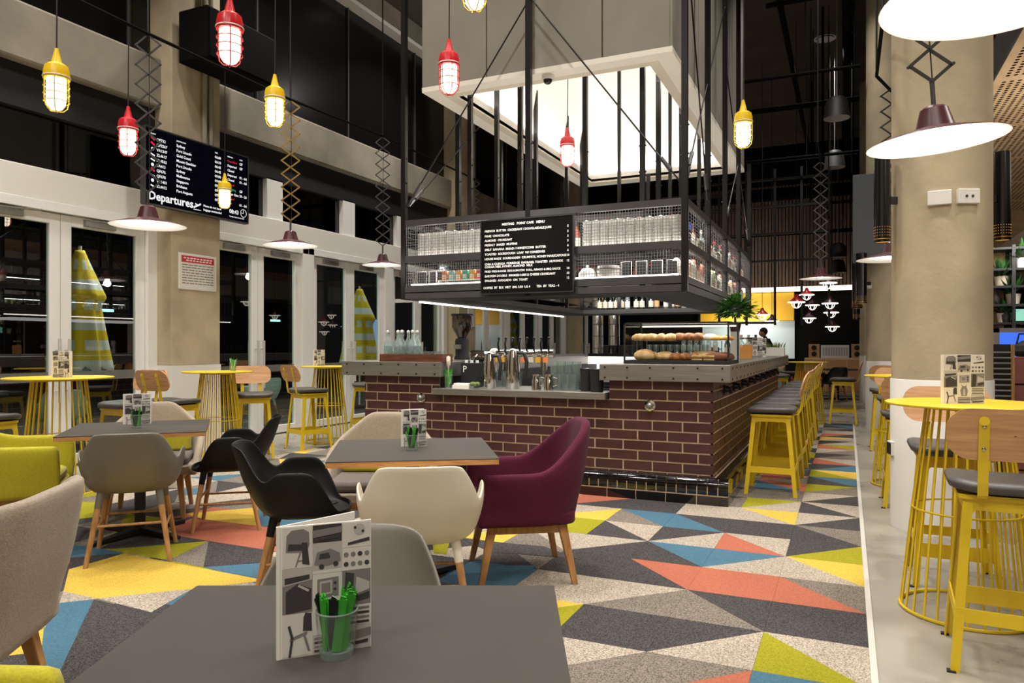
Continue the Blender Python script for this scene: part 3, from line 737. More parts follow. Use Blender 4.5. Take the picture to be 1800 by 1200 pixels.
for (x, y, rz, lab) in [(.595, 3.60, -3, 'yellow stool with ply back in the right foreground, nearest the camera'),
                        (.53, 4.72, 180, 'yellow stool on the far side of the near right wire table, before the round column'),
                        (.47, 6.80, 0, 'yellow stool half hidden behind the nearest round column'),
                        (.50, 8.75, 180, 'yellow stool beyond the second wire table behind the round column'),
                        (.47, 10.3, 0, 'yellow stool standing just before the second round column'),
                        (-.06, 13.4, 90, 'yellow stool with pale ply back at the end of the aisle, by the edge strip'),
                        (-1.2, 14.6, 200, 'yellow stool beyond the far end of the bar'),
                        (-6.2, 3.55, 0, 'yellow stool cut by the left edge, before the first glass door'),
                        (-6.3, 4.90, 180, 'yellow stool with back to the camera side column, left of the concrete column'),
                        (-6.2, 5.35, 0, 'yellow stool before the white column base, turned to the second wire table'),
                        (-6.25, 6.5, 230, 'yellow stool with its ply back facing us at the second left wire table'),
                        (-6.2, 7.40, -20, 'yellow stool seen from behind left of the brick bar, on the concrete strip'),
                        (-6.3, 8.85, 175, 'yellow stool partly hidden by the left end of the brick bar')]:
    dup(s0, (x, y, 0), R(rz), lab, SG)

# ---------------- yellow wire high tables
def wire_table(x, y, r, label, rt=.17, rb=.285):
    t = thing('wire_high_table', label, 'table', (x, y, 0), random.uniform(0, .2), 'yellow wire high tables')
    MB().lathe([(0.001, 1.008), (r - .004, 1.008), (r, 1.012), (r, 1.018), (r - .004, 1.021), (0.001, 1.021)], 56).out('tabletop', K['yel'], t, 30)
    def rad(z): return rt + (rb - rt) * (1 - z / 1.0) ** .9 if z < 1 else rt
    for i in range(28):
        a = 2 * math.pi * i / 28
        P = [(rad(z) * math.cos(a), rad(z) * math.sin(a), z) for z in (.012, .5, 1.006)]
        MB().tube(P, .0055, 6).out('rod', K['yel'], t, 60)
    for z, nm in ((.009, 'base_ring'), (.50, 'middle_ring'), (.995, 'top_ring')):
        MB().ring((0, 0, z), rad(z) + .004, .008 if z < .1 else .005, 40, 6).out(nm, K['yel'], t, 60)
    return t
wire_table(.53, 4.19, .355, 'yellow wire high table in the right foreground before the round column')
wire_table(.50, 7.75, .355, 'yellow wire high table hidden behind the nearest round column')
wire_table(-.62, 13.55, .34, 'yellow wire high table at the far end of the stool aisle')
wire_table(-6.33, 4.25, .43, 'large yellow wire high table at left before the first glass door', .21, .30)
wire_table(-6.2, 5.92, .36, 'yellow wire high table between the white column base and the second door')
wire_table(-6.42, 8.05, .36, 'yellow wire high table left of the brick bar before the third door')
# ================================================================== BRICK BAR
FY, RX, LX, BY = 6.17, -1.0, -4.45, 12.4        # brick faces: front, right, left; back end
WX0, WX1 = -3.566, -1.90                          # low worktop opening
bar = thing('brick_bar', 'maroon glazed brick bar with black tiled kerb and steel edge', 'bar counter', (0, 0, 0))
b = MB()
b.box(-1.75, RX - .02, FY + .02, BY, 0, 1.0); b.box(LX + .02, -3.70, FY + .02, BY, 0, 1.0); b.box(WX0 - .10, WX1 + .12, FY + .02, 6.8, 0, .83)
b.box(-3.72, WX0 - .09, FY + .02, 6.8, 0, 1.0); b.box(WX1 + .10, -1.7, FY + .02, 6.8, 0, 1.0)
b.out('carcass', K['black'], bar)
b = MB()
b.box(LX + .002, WX0 - .02, FY + .002, FY + .02, .0, 1.0); b.box(WX0 - .02, WX1 + .02, FY + .002, FY + .02, 0, .83); b.box(WX1 + .02, RX - .002, FY + .002, FY + .02, 0, 1.0)
b.box(RX - .02, RX - .002, FY + .002, BY, 0, 1.0); b.box(LX + .004, LX + .02, FY + .02, BY, 0, 1.0); b.box(LX, -1.0, BY - .02, BY - .004, 0, 1.0)
b.out('mortar', K['mortar'], bar)
CH, BL, J, KT = .086, .2545, .0125, .19
front, side, far = [], [], []
r = 0; zt = 1.0
while zt > KT + .01:
    zb = max(zt - CH + J, KT)
    off = (r % 2) * BL / 2
    x = RX - off
    if off: front.append((RX - BL / 2 + J, RX, zb, zt))
    x = RX - off
    while x > LX:
        a = max(x - BL + J, LX); e = x
        if e - a > .02:
            if zt > .84:
                for (lo, hi) in ((LX, WX0 - .02), (WX1 + .02, RX)):
                    aa, ee = max(a, lo), min(e, hi)
                    if ee - aa > .02: front.append((aa, ee, zb, zt))
            else: front.append((a, e, zb, zt))
        x -= BL
    y = FY + (BL / 2 if not off else 0)
    if not off: side.append((FY + .0, FY + BL / 2 - J, zb, zt))
    while y < BY:
        side.append((max(y, FY), min(y + BL - J, BY), zb, zt)); y += BL
    zt -= CH; r += 1
side.sort()
cache = {}
def brick_obj(x0, x1, y0, y1, z0, z1, nm='brick'):
    key = (round(x1 - x0, 3), round(y1 - y0, 3), round(z1 - z0, 3)); mk = K['brick'] if random.random() < .7 else K['brick2']
    kk = key + (mk.name,)
    if kk not in cache:
        bb = MB(); c = .003; dx, dy, dz = x1 - x0, y1 - y0, z1 - z0
        bb.box(0, dx, 0, dy, 0, dz); cache[kk] = bb.mesh('brick', mk)
    o = bpy.data.objects.new(nm, cache[kk]); COL.objects.link(o); o.parent = bar; o.location = (x0, y0 - random.uniform(0, .001), z0)
for (x0, x1, z0, z1) in front: brick_obj(x0, x1, FY - .002, FY + .012, z0, z1)
nside = max(0, 296 - len(front))
for (y0, y1, z0, z1) in side[:nside]: brick_obj(RX - .012, RX + .002, y0, y1, z0, z1)
b = MB()
for (y0, y1, z0, z1) in side[nside:]: b.box(RX - .012, RX + .002, y0, y1, z0, z1)
for (y0, y1, z0, z1) in side: b.box(LX - .002, LX + .012, y0, y1, z0, z1)
tag(b.out('far_bricks', K['brick'], bar), kind='stuff')
# black tiled kerb with bullnose
KX, KY = -.865, 6.06
b = MB(); b.box(LX - .12, KX - .003, KY + .003, FY + .02, 0, .15); b.box(RX - .02, KX - .003, FY, BY, 0, .15); b.box(LX - .12, LX + .02, FY, BY, 0, .15); b.box(LX - .12, KX - .05, KY + .05, FY + .02, .15, .205); b.box(RX - .02, KX - .05, FY, BY, .15, .205)
b.out('kerb_mortar', K['mortar'], bar)
def bull(w):      # runs along +x, front at y=0, back at y=depth
    dep = FY - KY; rr = .062; z0, z1 = .092, .222
    prof = [(0, z0), (0, z1 - rr)] + [(rr - rr * math.cos(R(a)), z1 - rr + rr * math.sin(R(a))) for a in (22, 45, 68, 90)] + [(dep, z1 - .005), (dep, z0)]
    bb = MB(); bb.loft([[(0, y, z) for y, z in prof], [(w, y, z) for y, z in prof]], True, True); return bb
bm_ = bull(.0755).mesh('bullnose_tile', K['btile'], 40)
x = KX - .0
nb = 0
while x > LX - .12:
    o = bpy.data.objects.new('bullnose_tile', bm_); COL.objects.link(o); o.parent = bar; o.location = (x - .0755, KY, 0); x -= .0835; nb += 1
y = KY + .11
while y < BY and nb < 120:
    o = bpy.data.objects.new('bullnose_tile', bm_); COL.objects.link(o); o.parent = bar; o.location = (KX, y, 0); o.rotation_euler.z = R(90); y += .0835; nb += 1
lo = MB(); lo.box(0, .245, 0, .02, .004, .081); lom = lo.mesh('kerb_tile', K['btile'])
x = KX
while x > LX - .2:
    o = bpy.data.objects.new('kerb_tile', lom); COL.objects.link(o); o.parent = bar; o.location = (x - .245, KY - .001, 0); x -= .252
y = KY + .02
while y < BY - .1:
    o = bpy.data.objects.new('kerb_tile', lom); COL.objects.link(o); o.parent = bar; o.location = (KX + .001, y, 0); o.rotation_euler.z = R(90); y += .252
# steel edge bands, worktops and rivets
def band(name, x0, x1, y0, y1, z0, z1): return MB().box(x0, x1, y0, y1, z0, z1).out(name, K['steel'], bar, bevel=.003)
BR = -.85
band('steel_counter', -1.95, BR, 6.10, 6.95, 1.0, 1.14); band('steel_counter', -1.80, BR, 6.95, BY + .1, 1.0, 1.14)
band('steel_counter', -4.69, -3.53, 6.10, 6.95, 1.0, 1.14); band('steel_counter', -4.69, -3.85, 6.95, BY + .1, 1.0, 1.14)
band('steel_worktop', -3.62, -1.90, 6.10, 6.85, .83, .89)
rv = MB()
for z in (1.025, 1.113):
    for x in [-1.9 + i * .197 for i in range(6)]: rv.cyl((x, 6.101, z), (x, 6.094, z), .009, n=8)
    for x in [-4.62 + i * .205 for i in range(6)]: rv.cyl((x, 6.101, z), (x, 6.094, z), .009, n=8)
    for y in [6.2 + i * .25 for i in range(25)]: rv.cyl((BR - .001, y, z), (BR + .006, y, z), .009, n=8)
rv.out('rivets', K['black'], bar)
for k, x in enumerate((-3.78, -1.52)):     # little steel step lights set in the brick
    s = MB(); s.lathe([(.045, 0), (.05, .004), (.048, .012), (.02, .02)], 16); o = s.out('step_light', K['chrome'], bar, 40)
    o.location = (x, FY - .003, .79); o.rotation_euler = (R(90), 0, 0)
    MB().sphere((0, 0, .02), .03, 10, 6).out('hood', K['steel'], o, 60)
hk = MB()
for k in range(9):
    y = 6.75 + k * .62
    h = MB(); h.box(RX, RX + .012, y - .035, y + .035, .86, .95); h.tube([(RX + .012, y, .93), (RX + .05, y, .925), (RX + .065, y, .90), (RX + .06, y, .87)], .012, 8)
    h.box(RX, RX + .05, y - .05, y + .05, .885, .905); h.out('bag_hook', K['black'], bar)
# back counter with the lit panel
bc = thing('back_counter', 'dark back counter with white lit splash panel at the rear of the bar', 'counter', (0, 0, 0))
MB().box(-3.85, -1.8, 11.5, 12.2, 0, 1.13).out('cabinet', K['black'], bc)
MB().box(-3.85, -1.8, 11.45, 12.25, 1.13, 1.17).out('counter_top', K['blackg'], bc)
MB().box(-3.85, -1.8, 11.44, 11.46, .9, 1.12).out('lit_panel', emit('lit_panel_white', 'FFF8F0', 1.6), bc)

# ================================================================== HANGING SHELF CAGE
CX0, CX1, CY0, CY1, ARM, ZB, ZT = -4.13, -1.275, 6.40, 11.0, .5, 1.77, 2.575
cg = thing('hanging_shelf_cage', 'dark steel mesh shelf cage hung over the bar', 'hanging shelf', (0, 0, ZB))
cg.location = (0, 0, 0)
def beam(p, q, w=.05, h=.05, nm='beam', m='cage'): return MB().bar(p, q, w, h).out(nm, K[m], cg)
OUT = [(CX0, CY0), (CX1, CY0), (CX1, CY1), (CX0, CY1)]
INN = [(CX0 + ARM, CY0 + ARM), (CX1 - ARM, CY0 + ARM), (CX1 - ARM, CY1 - ARM), (CX0 + ARM, CY1 - ARM)]
for ringp in (OUT, INN):
    for i in range(4):
        p, q = ringp[i], ringp[(i + 1) % 4]
        for z, h in ((ZB + .03, .06), (ZB + .10, .06), (2.175, .065), (ZT - .03, .06)):
            if ringp is INN and z < 2.0 and z > ZB + .05: continue
            beam((p[0], p[1], z), (q[0], q[1], z), .05, h)
ss = MB()
for z, t in ((ZB + .13, .012), (2.18, .02)):
    for (x0, x1, y0, y1) in ((CX0, CX1, CY0, CY0 + ARM), (CX0, CX1, CY1 - ARM, CY1), (CX0, CX0 + ARM, CY0 + ARM, CY1 - ARM), (CX1 - ARM, CX1, CY0 + ARM, CY1 - ARM)):
        MB().box(x0 + .02, x1 - .02, y0 + .02, y1 - .02, z - (.10 if y0 > 10 and z < 2 else 0), z + t - (.10 if y0 > 10 and z < 2 else 0)).out('shelf_board', K['cage'], cg)
for (x0, x1, y0, y1) in ((CX0, CX1, CY0, CY0 + ARM), (CX0, CX1, CY1 - ARM, CY1), (CX0, CX0 + ARM, CY0 + ARM, CY1 - ARM), (CX1 - ARM, CX1, CY0 + ARM, CY1 - ARM)):
    MB().box(x0, x1, y0, y1, ZB - .004, ZB).out('underside_panel', K['black'], cg)
# posts to the roof
posts = []
ys = [CY0 + (CY1 - CY0) * k / 4 for k in range(5)]
for x in (CX0, CX1):
    for y in ys: posts.append((x, y))
posts.append(((CX0 + CX1) / 2 - .04, CY0)); posts.append(((CX0 + CX1) / 2 - .04, CY1))
inner = [(CX0 + ARM, CY0 + ARM), (-3.05, CY0 + ARM), (-2.35, CY0 + ARM), (CX1 - ARM, CY0 + ARM)]
for k in range(1, 4): inner += [(CX0 + ARM, ys[k]), (CX1 - ARM, ys[k])]
inner += [(-3.05, CY1 - ARM), (-2.3, CY1 - ARM), (CX0 + ARM, CY1 - ARM), (CX1 - ARM, CY1 - ARM)]
def post(x, y, z1, w=.05):
    o = MB().box(x - w / 2, x + w / 2, y - w / 2, y + w / 2, ZB, z1).out('post', K['post'], cg)
    c = MB()
    for z in (2.95, 3.2): c.box(x - w / 2 - .012, x + w / 2 + .012, y - .008, y + .008, z, z + .012)
    c.out('bolt', K['post'], o)
for x, y in posts: post(x, y, CEIL if y < 10.9 else 3.9, .052)
for x, y in inner: post(x, y, 5.9, .046)
for k in range(1, 4):     # short mullions on the side faces
    pass
# rod bracing with turnbuckles
def brace(p, q, nm='brace_rod'):
    p, q = Vector(p), Vector(q); o = MB().cyl(p, q, .0075, n=8).out(nm, K['post'], cg)
    d = (q - p); a = p + d * .06; c = p + d * .12
    MB().cyl(a, c, .02, n=8).out('turnbuckle', K['cage'], o)
    MB().bar(p, p + d * .05, .04, .01).out('lug_plate', K['post'], o)
XM = (CX0 + CX1) / 2 - .04
brace((CX0 + .04, CY0, 2.72), (XM, CY0, 4.57)); brace((CX1 - .04, CY0, 2.72), (XM + .03, CY0, 4.57)); brace((CX0 + .03, CY0 + .03, 2.72), (CX0 + .03, ys[2], 4.5))
brace((CX1, ys[1], 2.72), (CX1, ys[0], 5.0)); brace((CX1, ys[0] + .05, 2.75), (CX1, ys[2], 5.2)); brace((CX1, ys[2], 2.7), (CX1, ys[4], 4.6)); brace((CX1, ys[4], 2.7), (CX1, ys[2], 4.6))
# welded wire mesh
def wiremesh(p, ex, L, z0, z1, pitch=.026, vp=None):
    p, ex = Vector(p), Vector(ex); b = MB(); t = .0032
    n = int(L / (vp or pitch))
    for i in range(n + 1):
        c = p + ex * (i * L / n); b.bar((c.x, c.y, z0), (c.x, c.y, z1), t, t, up=(1, 0, 0))
    nz = int((z1 - z0) / pitch)
    for i in range(nz + 1):
        z = z0 + (z1 - z0) * i / nz; a = p; c = p + ex * L; b.bar((a.x, a.y, z), (c.x, c.y, z), t, t)
    return tag(b.out('wire_mesh', K['wire'], cg), kind='stuff')
for z0, z1 in ((ZB + .13, 2.14), (2.21, ZT - .06)):
    wiremesh((CX0 + .03, CY0 - .006, 0), (1, 0, 0), CX1 - CX0 - .06, z0, z1)
    wiremesh((CX1 + .006, CY0 + .03, 0), (0, 1, 0), CY1 - CY0 - .06, z0, z1, .03, .11)
    wiremesh((CX0 - .006, CY0 + .03, 0), (0, 1, 0), CY1 - CY0 - .06, z0, z1, .05, .1)
# led strips on the shelves
for z in (ZB + .145, 2.205):
    MB().box(CX0 + .06, CX1 - .06, CY0 + .03, CY0 + .042, z, z + .012).out('led_strip', K['led'], cg)
    MB().box(CX1 - .042, CX1 - .03, CY0 + .06, CY1 - .06, z, z + .012).out('led_strip', K['led'], cg)
MB().box(CX0 + .02, CX0 + .045, CY0 + .25, CY1 - .05, ZB - .02, ZB - .005).out('led_strip', K['led'], cg)
lamp('AREA', ((CX0 + CX1) / 2, CY0 + .1, 2.54), 16, NEUT, 2.7, ((CX0 + CX1) / 2, CY0 + .14, 2.2), size_y=.05)
lamp('AREA', ((CX0 + CX1) / 2, CY0 + .1, 2.15), 14, NEUT, 2.7, ((CX0 + CX1) / 2, CY0 + .14, 1.9), size_y=.05)
for z, w in ((2.54, 12), (2.15, 12)):
    o = lamp('AREA', (CX1 - .1, 8.6, z), w, NEUT, .05, (CX1 - .14, 8.6, z - .4), size_y=4.2)
    o.rotation_euler = (0, R(6), 0)
lamp('AREA', (-2.7, 10.15, 2.05), 9, NEUT, 2.0, (-2.7, 10.9, 2.0), size_y=.1)  # no strip here: unseen lamp added to light the rear bottles
lamp('AREA', (-2.7, 8.7, 1.74), 25, NEUT, 1.6, (-2.7, 8.7, 0), size_y=3.2)
lamp('AREA', (-2.7, 6.75, 1.75), 8, NEUT, 2.2, (-2.7, 6.6, 0), size_y=.1)

# ---------------- menu board on the cage front
mx0, mx1, mz0, mz1, my = -3.205, -2.275, 1.80, 2.49, CY0 - .075
mb = thing('menu_board', 'black letter board cafe menu fixed on the front of the shelf cage', 'menu board', ((mx0 + mx1) / 2, my, mz0))
mb.location = (0, 0, 0)
MB().box(mx0, mx1, my, my + .03, mz0, mz1).out('panel', mat('menu_black', '0B0B0B', .8, spec=.1), mb)
fb = MB(); fb.box(mx0 - .012, mx0, my - .004, my + .034, mz0, mz1); fb.box(mx1, mx1 + .012, my - .004, my + .034, mz0, mz1); fb.box(mx0 - .012, mx1 + .012, my - .004, my + .034, mz0 - .012, mz0); fb.box(mx0 - .012, mx1 + .012, my - .004, my + .034, mz1, mz1 + .012)
fb.out('frame', K['black'], mb)
br = MB()
for x in (mx0 + .2, mx1 - .2): br.box(x - .02, x + .02, my + .03, CY0 - .02, mz1 - .02, mz1 + .02); br.box(x - .02, x + .02, my + .03, CY0 - .02, mz0, mz0 + .04)
br.out('bracket', K['black'], mb)
LN = [('FRENCH  BUTTER  CROISSANT / DOUGLASDALE JAMS', '5'), ('PANE  CHOCOLATE', '5'), ('ALMOND  CROISSANT', '5'), ('FRESHLY  BAKED  MUFFINS', '5'), ('SPELT  BANANA  BREAD / HONEYCOMB  BUTTER', '6'),
      ('TOASTED  SOURDOUGH  LOAF  W/ CONSERVES', '6'), ('HOUSE MADE  SOURDOUGH  CRUMPETS, HONEY MARSCAPONE', '10'), ('CHIA & QUINOA  PORRIDGE  RHUBARB, TOASTED  ALMONDS', '12'), ('COCOA NIBS, HONEY, ALMOND  MILK', ''),
      ('FRIED FREE-RANGE  EGG & BACON  ROLL, ASIAGO & BBQ SAUCE', '14'), ('BAROSSA DOUBLE  SMOKED HAM & CHEESE CROISSANT', '10'), ('SMASHED  AVOCADO  ON  TOAST', '12')]
ZL = [2.385, 2.337, 2.294, 2.251, 2.207, 2.163, 2.118, 2.069, 2.042, 1.999, 1.954, 1.910]
wd = mx1 - mx0; E1, E2 = (1, 0, 0), (0, 0, 1); it = []
it.append(('MEETING   POINT CAFE   MENU', .031, (mx0 + wd * .47, my - .002, 2.440), E1, E2, 'CENTER'))
for (s_, p_), z in zip(LN, ZL):
    it.append((s_, .0265 if len(s_) > 50 else .0285, (mx0 + .035, my - .002, z), E1, E2, 'LEFT'))
    if p_: it.append((p_, .028, (mx1 - .045, my - .002, z), E1, E2, 'CENTER'))
it.append(('COFFEE  BY  BLK  MKT  SML 3.50  LG 4        TEA  BY  TEA2 - 4', .029, (mx0 + .02, my - .002, 1.842), E1, E2, 'LEFT'))
text_many(it, K['wletter'], mb, 'white_lettering', bold=.03)
lamp('AREA', (-2.7, 5.3, 3.6), 5, NEUT, .3, (-2.7, 6.3, 2.1), spread=60)

# ================================================================== HOOD ABOVE
HX0, HX1, HY0, HY1, HZ = -3.98, -1.405, 6.5, 11.5, 3.9
hd = thing('skylight_hood', 'grey cement clad hood with white lit inside above the bar', 'hood', (0, 0, 0))
w = .16
rim = MB(); rim.box(HX0, HX1, HY0, HY0 + w, HZ, HZ + .05); rim.box(HX0, HX1, HY1 - w, HY1, HZ, HZ + .05); rim.box(HX0, HX0 + w, HY0 + w, HY1 - w, HZ, HZ + .05); rim.box(HX1 - w, HX1, HY0 + w, HY1 - w, HZ, HZ + .05)
rim.out('rim', mat('rim_board', 'EDE6D8', .7), hd)
def panel(x0, x1, y0, y1): MB().box(x0, x1, y0, y1, HZ + .052, CEIL).out('panel', K['conc_panel'], hd)
cut = [HX0, -3.21, -2.02, HX1]
cut = [HX0, HX0 + .74, -2.05, HX1 - .02]
for a, e in zip(cut, cut[1:]): panel(a + .006, e - .006, HY0, HY0 + .03)
for k in range(4):
    a = HY0 + (HY1 - HY0) * k / 4; e = HY0 + (HY1 - HY0) * (k + 1) / 4
    panel(HX1 - .03, HX1, a + .006, e - .006); panel(HX0, HX0 + .03, a + .006, e - .006)
panel(HX0, HX1, HY1 - .03, HY1)
b = MB(); b.box(HX0 + .03, HX1 - .03, HY0 + .03, HY0 + .06, HZ + .05, CEIL); b.box(HX0 + .03, HX1 - .03, HY1 - .06, HY1 - .03, HZ + .05, CEIL); b.box(HX0 + .03, HX0 + .06, HY0 + .06, HY1 - .06, HZ + .05, CEIL); b.box(HX1 - .06, HX1 - .03, HY0 + .06, HY1 - .06, HZ + .05, CEIL)
b.out('joint_backing', K['black'], hd)
hw_ = mat('hood_white', 'F2EEE6', .8)
a0, a1, c0, c1 = HX0 + .26, HX1 - .26, HY0 + .26, HY1 - .26     # inner light well, leaning in to a flat top
def q(x, y, z): return (x, y, z)
well = MB(); zt = 5.9; ins = .35
lo_ = [(a0, c0, HZ + .06), (a1, c0, HZ + .06), (a1, c1, HZ + .06), (a0, c1, HZ + .06)]
hi_ = [(a0 + ins, c0 + ins, zt), (a1 - ins, c0 + ins, zt), (a1 - ins, c1 - ins, zt), (a0 + ins, c1 - ins, zt)]
well._add(lo_ + hi_, [(0, 1, 5, 4), (1, 2, 6, 5), (2, 3, 7, 6), (3, 0, 4, 7), (4, 5, 6, 7)])
well.out('light_well', hw_, hd, solid=.01)
lg = MB(); lg.box(HX0 + w, a0, HY0 + w, HY1 - w, HZ + .0, HZ + .02); lg.box(a1, HX1 - w, HY0 + w, HY1 - w, HZ, HZ + .02); lg.box(a0, a1, HY0 + w, c0, HZ, HZ + .02); lg.box(a0, a1, c1, HY1 - w, HZ, HZ + .02)
lg.out('cove_ledge', mat('cove_cream', 'D8CDB8', .7), hd)
hx = (HX0 + HX1) / 2; hy = (HY0 + HY1) / 2
for (x, y, sx_, sy_, tx, ty) in ((a0 + .12, hy, .08, 4.2, a0 + .3, hy), (a1 - .12, hy, .08, 4.2, a1 - .3, hy)):
    o = lamp('AREA', (x, y, HZ + .12), 22, NEUT, sx_, (x, y, 9), size_y=sy_)
    o.rotation_euler = (R(180), 0, 0)
for y in (c0 + .12, c1 - .12):
    o = lamp('AREA', (hx, y, HZ + .12), 15, NEUT, 1.9, (hx, y, 9), size_y=.08); o.rotation_euler = (R(180), 0, 0)
for (x, y, sx_, sy_) in ((hx, CY0 + .25, 2.4, .06), (hx, CY1 - .25, 2.4, .06), (CX0 + .25, hy, .06, 4.0), (CX1 - .25, hy, .06, 4.0)):
    o = lamp('AREA', (x, y, ZT + .02), 9, WARM, sx_, (x, y, 9), size_y=sy_); o.rotation_euler = (R(180), 0, 0)  # unseen uplights added on the cage top to brighten the hood rim
# dome camera on the hood rim
cc = thing('dome_camera', 'small white and black dome camera under the front rim of the hood', 'camera', (-2.62, HY0 + .08, HZ))
MB().lathe([(.0, 0), (.06, 0), (.062, -.03), (.055, -.045)], 20, cap0=False).out('housing', K['wpaint'], cc, 40)
MB().sphere((0, 0, -.045), .045, 14, 8).out('dome', K['blackg'], cc, 60)
# steel flues
for k, (x, y) in enumerate(((-4.22, 13.1), (-3.92, 13.15))):
    f = thing('steel_flue', 'tall shiny steel flue behind the bar, %s one' % ['left', 'right'][k], 'flue', (x, y, 0), 0, 'steel flues')
    MB().cyl((0, 0, 1.1), (0, 0, 3.3), .1, n=20).out('pipe', K['chrome'], f, 40)
    for z in [1.25 + i * .22 for i in range(9)]: MB().ring((0, 0, z), .101, .006, 20, 6).out('joint_band', K['cage'], f, 60)
    MB().cyl((0, 0, 0), (0, 0, 1.1), .14, n=20).out('base_duct', K['steel'], f, 40)
# ================================================================== PENDANTS
def cage_lamp(x, y, zc, key, label, sc=1.0):
    """caged bulkhead pendant, .42 m long, centred on zc"""
    t = thing('cage_pendant_lamp', label, 'pendant lamp', (x, y, zc))
    z = lambda v: (v - .21) * sc
    MB().tube([(0, 0, z(.40)), (.004, .002, .9), (0, 0, CEIL - zc)], .005, 6).out('cord', K['black'], t)
    MB().lathe([(.012 * sc, z(.425)), (.014 * sc, z(.41)), (.034 * sc, z(.325)), (.036 * sc, z(.32))], 20, cap0=True, cap1=False).out('cord_cone', K[key], t, 40)
    MB().lathe([(.001, z(.322)), (.05 * sc, z(.32)), (.07 * sc, z(.305)), (.078 * sc, z(.27)), (.081 * sc, z(.225)), (.08 * sc, z(.218)), (.07 * sc, z(.216))], 24, cap0=False, cap1=True).out('cap', K[key], t, 40)
    MB().ring((0, 0, z(.232)), .081 * sc, .004, 24, 6).out('rim_band', K['enamel'], t, 60)
    MB().lathe([(.06 * sc, z(.22)), (.062 * sc, z(.08)), (.055 * sc, z(.045)), (.035 * sc, z(.02)), (.001, z(.012))], 20, cap0=True, cap1=False).out('glass_globe', K['globe'], t, 60)
    g = MB()
    for k in range(6):
        a = 2 * math.pi * k / 6 + .3; c, s = math.cos(a), math.sin(a)
        g.tube([(c * r * sc, s * r * sc, z(v)) for r, v in ((.076, .225), (.077, .08), (.068, .035), (.042, .008), (.0, .0))], .0036, 6)
    for v, r in ((.17, .077), (.12, .077), (.068, .076)): g.ring((0, 0, z(v)), r * sc, .0032, 24, 6)
    g.out('wire_guard', K[key], t, 60)
    return t
for (x, y, z, k, lab) in [(-4.81, 3.21, 3.07, 'yel2', 'yellow caged pendant lamp, leftmost, high at upper left'),
                          (-3.44, 3.38, 3.22, 'red2', 'red caged pendant lamp cut by the top edge at upper left'),
                          (-5.57, 4.34, 3.12, 'red2', 'red caged pendant lamp just left of the departures screen'),
                          (-4.18, 4.58, 3.26, 'yel2', 'yellow caged pendant lamp right of the departures screen'),
                          (-6.80, 6.60, 3.15, 'yel2', 'small yellow caged pendant lamp hanging in front of the departures screen'),
                          (-2.76, 4.90, 3.42, 'red2', 'red caged pendant lamp before the left corner of the hood'),
                          (-2.12, 4.09, 3.60, 'yel2', 'yellow caged pendant lamp cut off by the top edge before the hood'),
                          (-2.75, 7.48, 3.44, 'red2', 'red caged pendant lamp hanging under the lit hood'),
                          (-.83, 6.72, 3.24, 'yel2', 'yellow caged pendant lamp at the right of the hood')]:
    cage_lamp(x, y, z, k, lab)
def dish_lamp(x, y, z, rail, label, r=.25, tilt=0, rz=0, power=4, n=None, brass=False):
    """enamel dish on a scissor arm hanging from a rail; z = rim height"""
    t = thing('dish_pendant_lamp', label, 'pendant lamp', (x, y, z), rz)
    k = r / .25
    sh = MB()
    sh.lathe([(.07 * k, .05 * k), (.10 * k, .042 * k), (.17 * k, .022 * k), (.245 * k, .0), (.25 * k, -.004)], 48, cap0=False, cap1=False)
    s1 = sh.out('dish_shade', K['maroon'], t, 60)
    MB().lathe([(.25 * k, -.004), (.243 * k, -.003), (.17 * k, .017 * k), (.155 * k, .016 * k), (.10 * k, .037 * k), (.065 * k, .046 * k), (.001, .048 * k)], 48, cap0=False, cap1=False).out('enamel_inside', K['enamel'], t, 60)
    MB().lathe([(.072 * k, .048 * k), (.068 * k, .06 * k), (.05 * k, .125 * k), (.036 * k, .135 * k), (.001, .136 * k)], 32, cap0=False, cap1=False).out('cap', K['maroon'], t, 30)
    MB().sphere((0, 0, .022 * k), .036 * k, 14, 8, sc=(1, 1, .7)).out('bulb', K['bulb'], t, 60)
    z0 = .135 * k
    st = .10 * k
    MB().cyl((0, 0, z0), (0, 0, z0 + st), .009 * k, n=10).out('stem', K['cage'], t, 40)
    H = rail - z - z0 - st; n = n or max(3, int(H / .125)); dz = H / n; wv = .085 * k if r > .24 else .07
    a = MB(); c = 0
    for i in range(n):
        b0 = z0 + st + i * dz; b1 = b0 + dz; mid = (b0 + b1) / 2
        for s in (-1, 1):
            yy = s * .004
            a.bar((0, yy, b0), (s * wv, yy, mid), .013, .004, up=(0, 1, 0)); a.bar((s * wv, yy, mid), (0, yy, b1), .013, .004, up=(0, 1, 0))
        for p in ((0, b0), (wv, mid), (-wv, mid)): a.cyl((p[0], -.010, p[1]), (p[0], .010, p[1]), .007, n=6)
    a.out('scissor_arm', K['bronze'] if brass else K['cage'], t)
    MB().tube([(.006, .008, z0 + st), (.004, .008, rail - z)], .0028, 5).out('cord', K['black'], t)
    o = lamp('POINT', (x, y, z - .05), power, WARM, .05)
    if tilt:
        t.rotation_euler = (R(tilt[0]), R(tilt[1]), rz)
    return t
VIEW = R(24.5)
dish_lamp(.325, 2.16, 2.165, 3.5, 'large white lit dish pendant cut by the top right corner', power=7, rz=VIEW)
dish_lamp(.32, 3.33, 2.105, 3.5, 'white lit dish pendant with maroon cap before the nearest round column', tilt=(0, -4), power=8, rz=VIEW)
dish_lamp(.35, 7.08, 2.04, 3.5, 'lit dish pendant half hidden behind the left side of the nearest round column', r=.28, power=4, rz=VIEW)
dish_lamp(-.3, 9.97, 2.14, 3.6, 'lit dish pendant far down the stool aisle, above the red lamps', power=3, rz=VIEW)
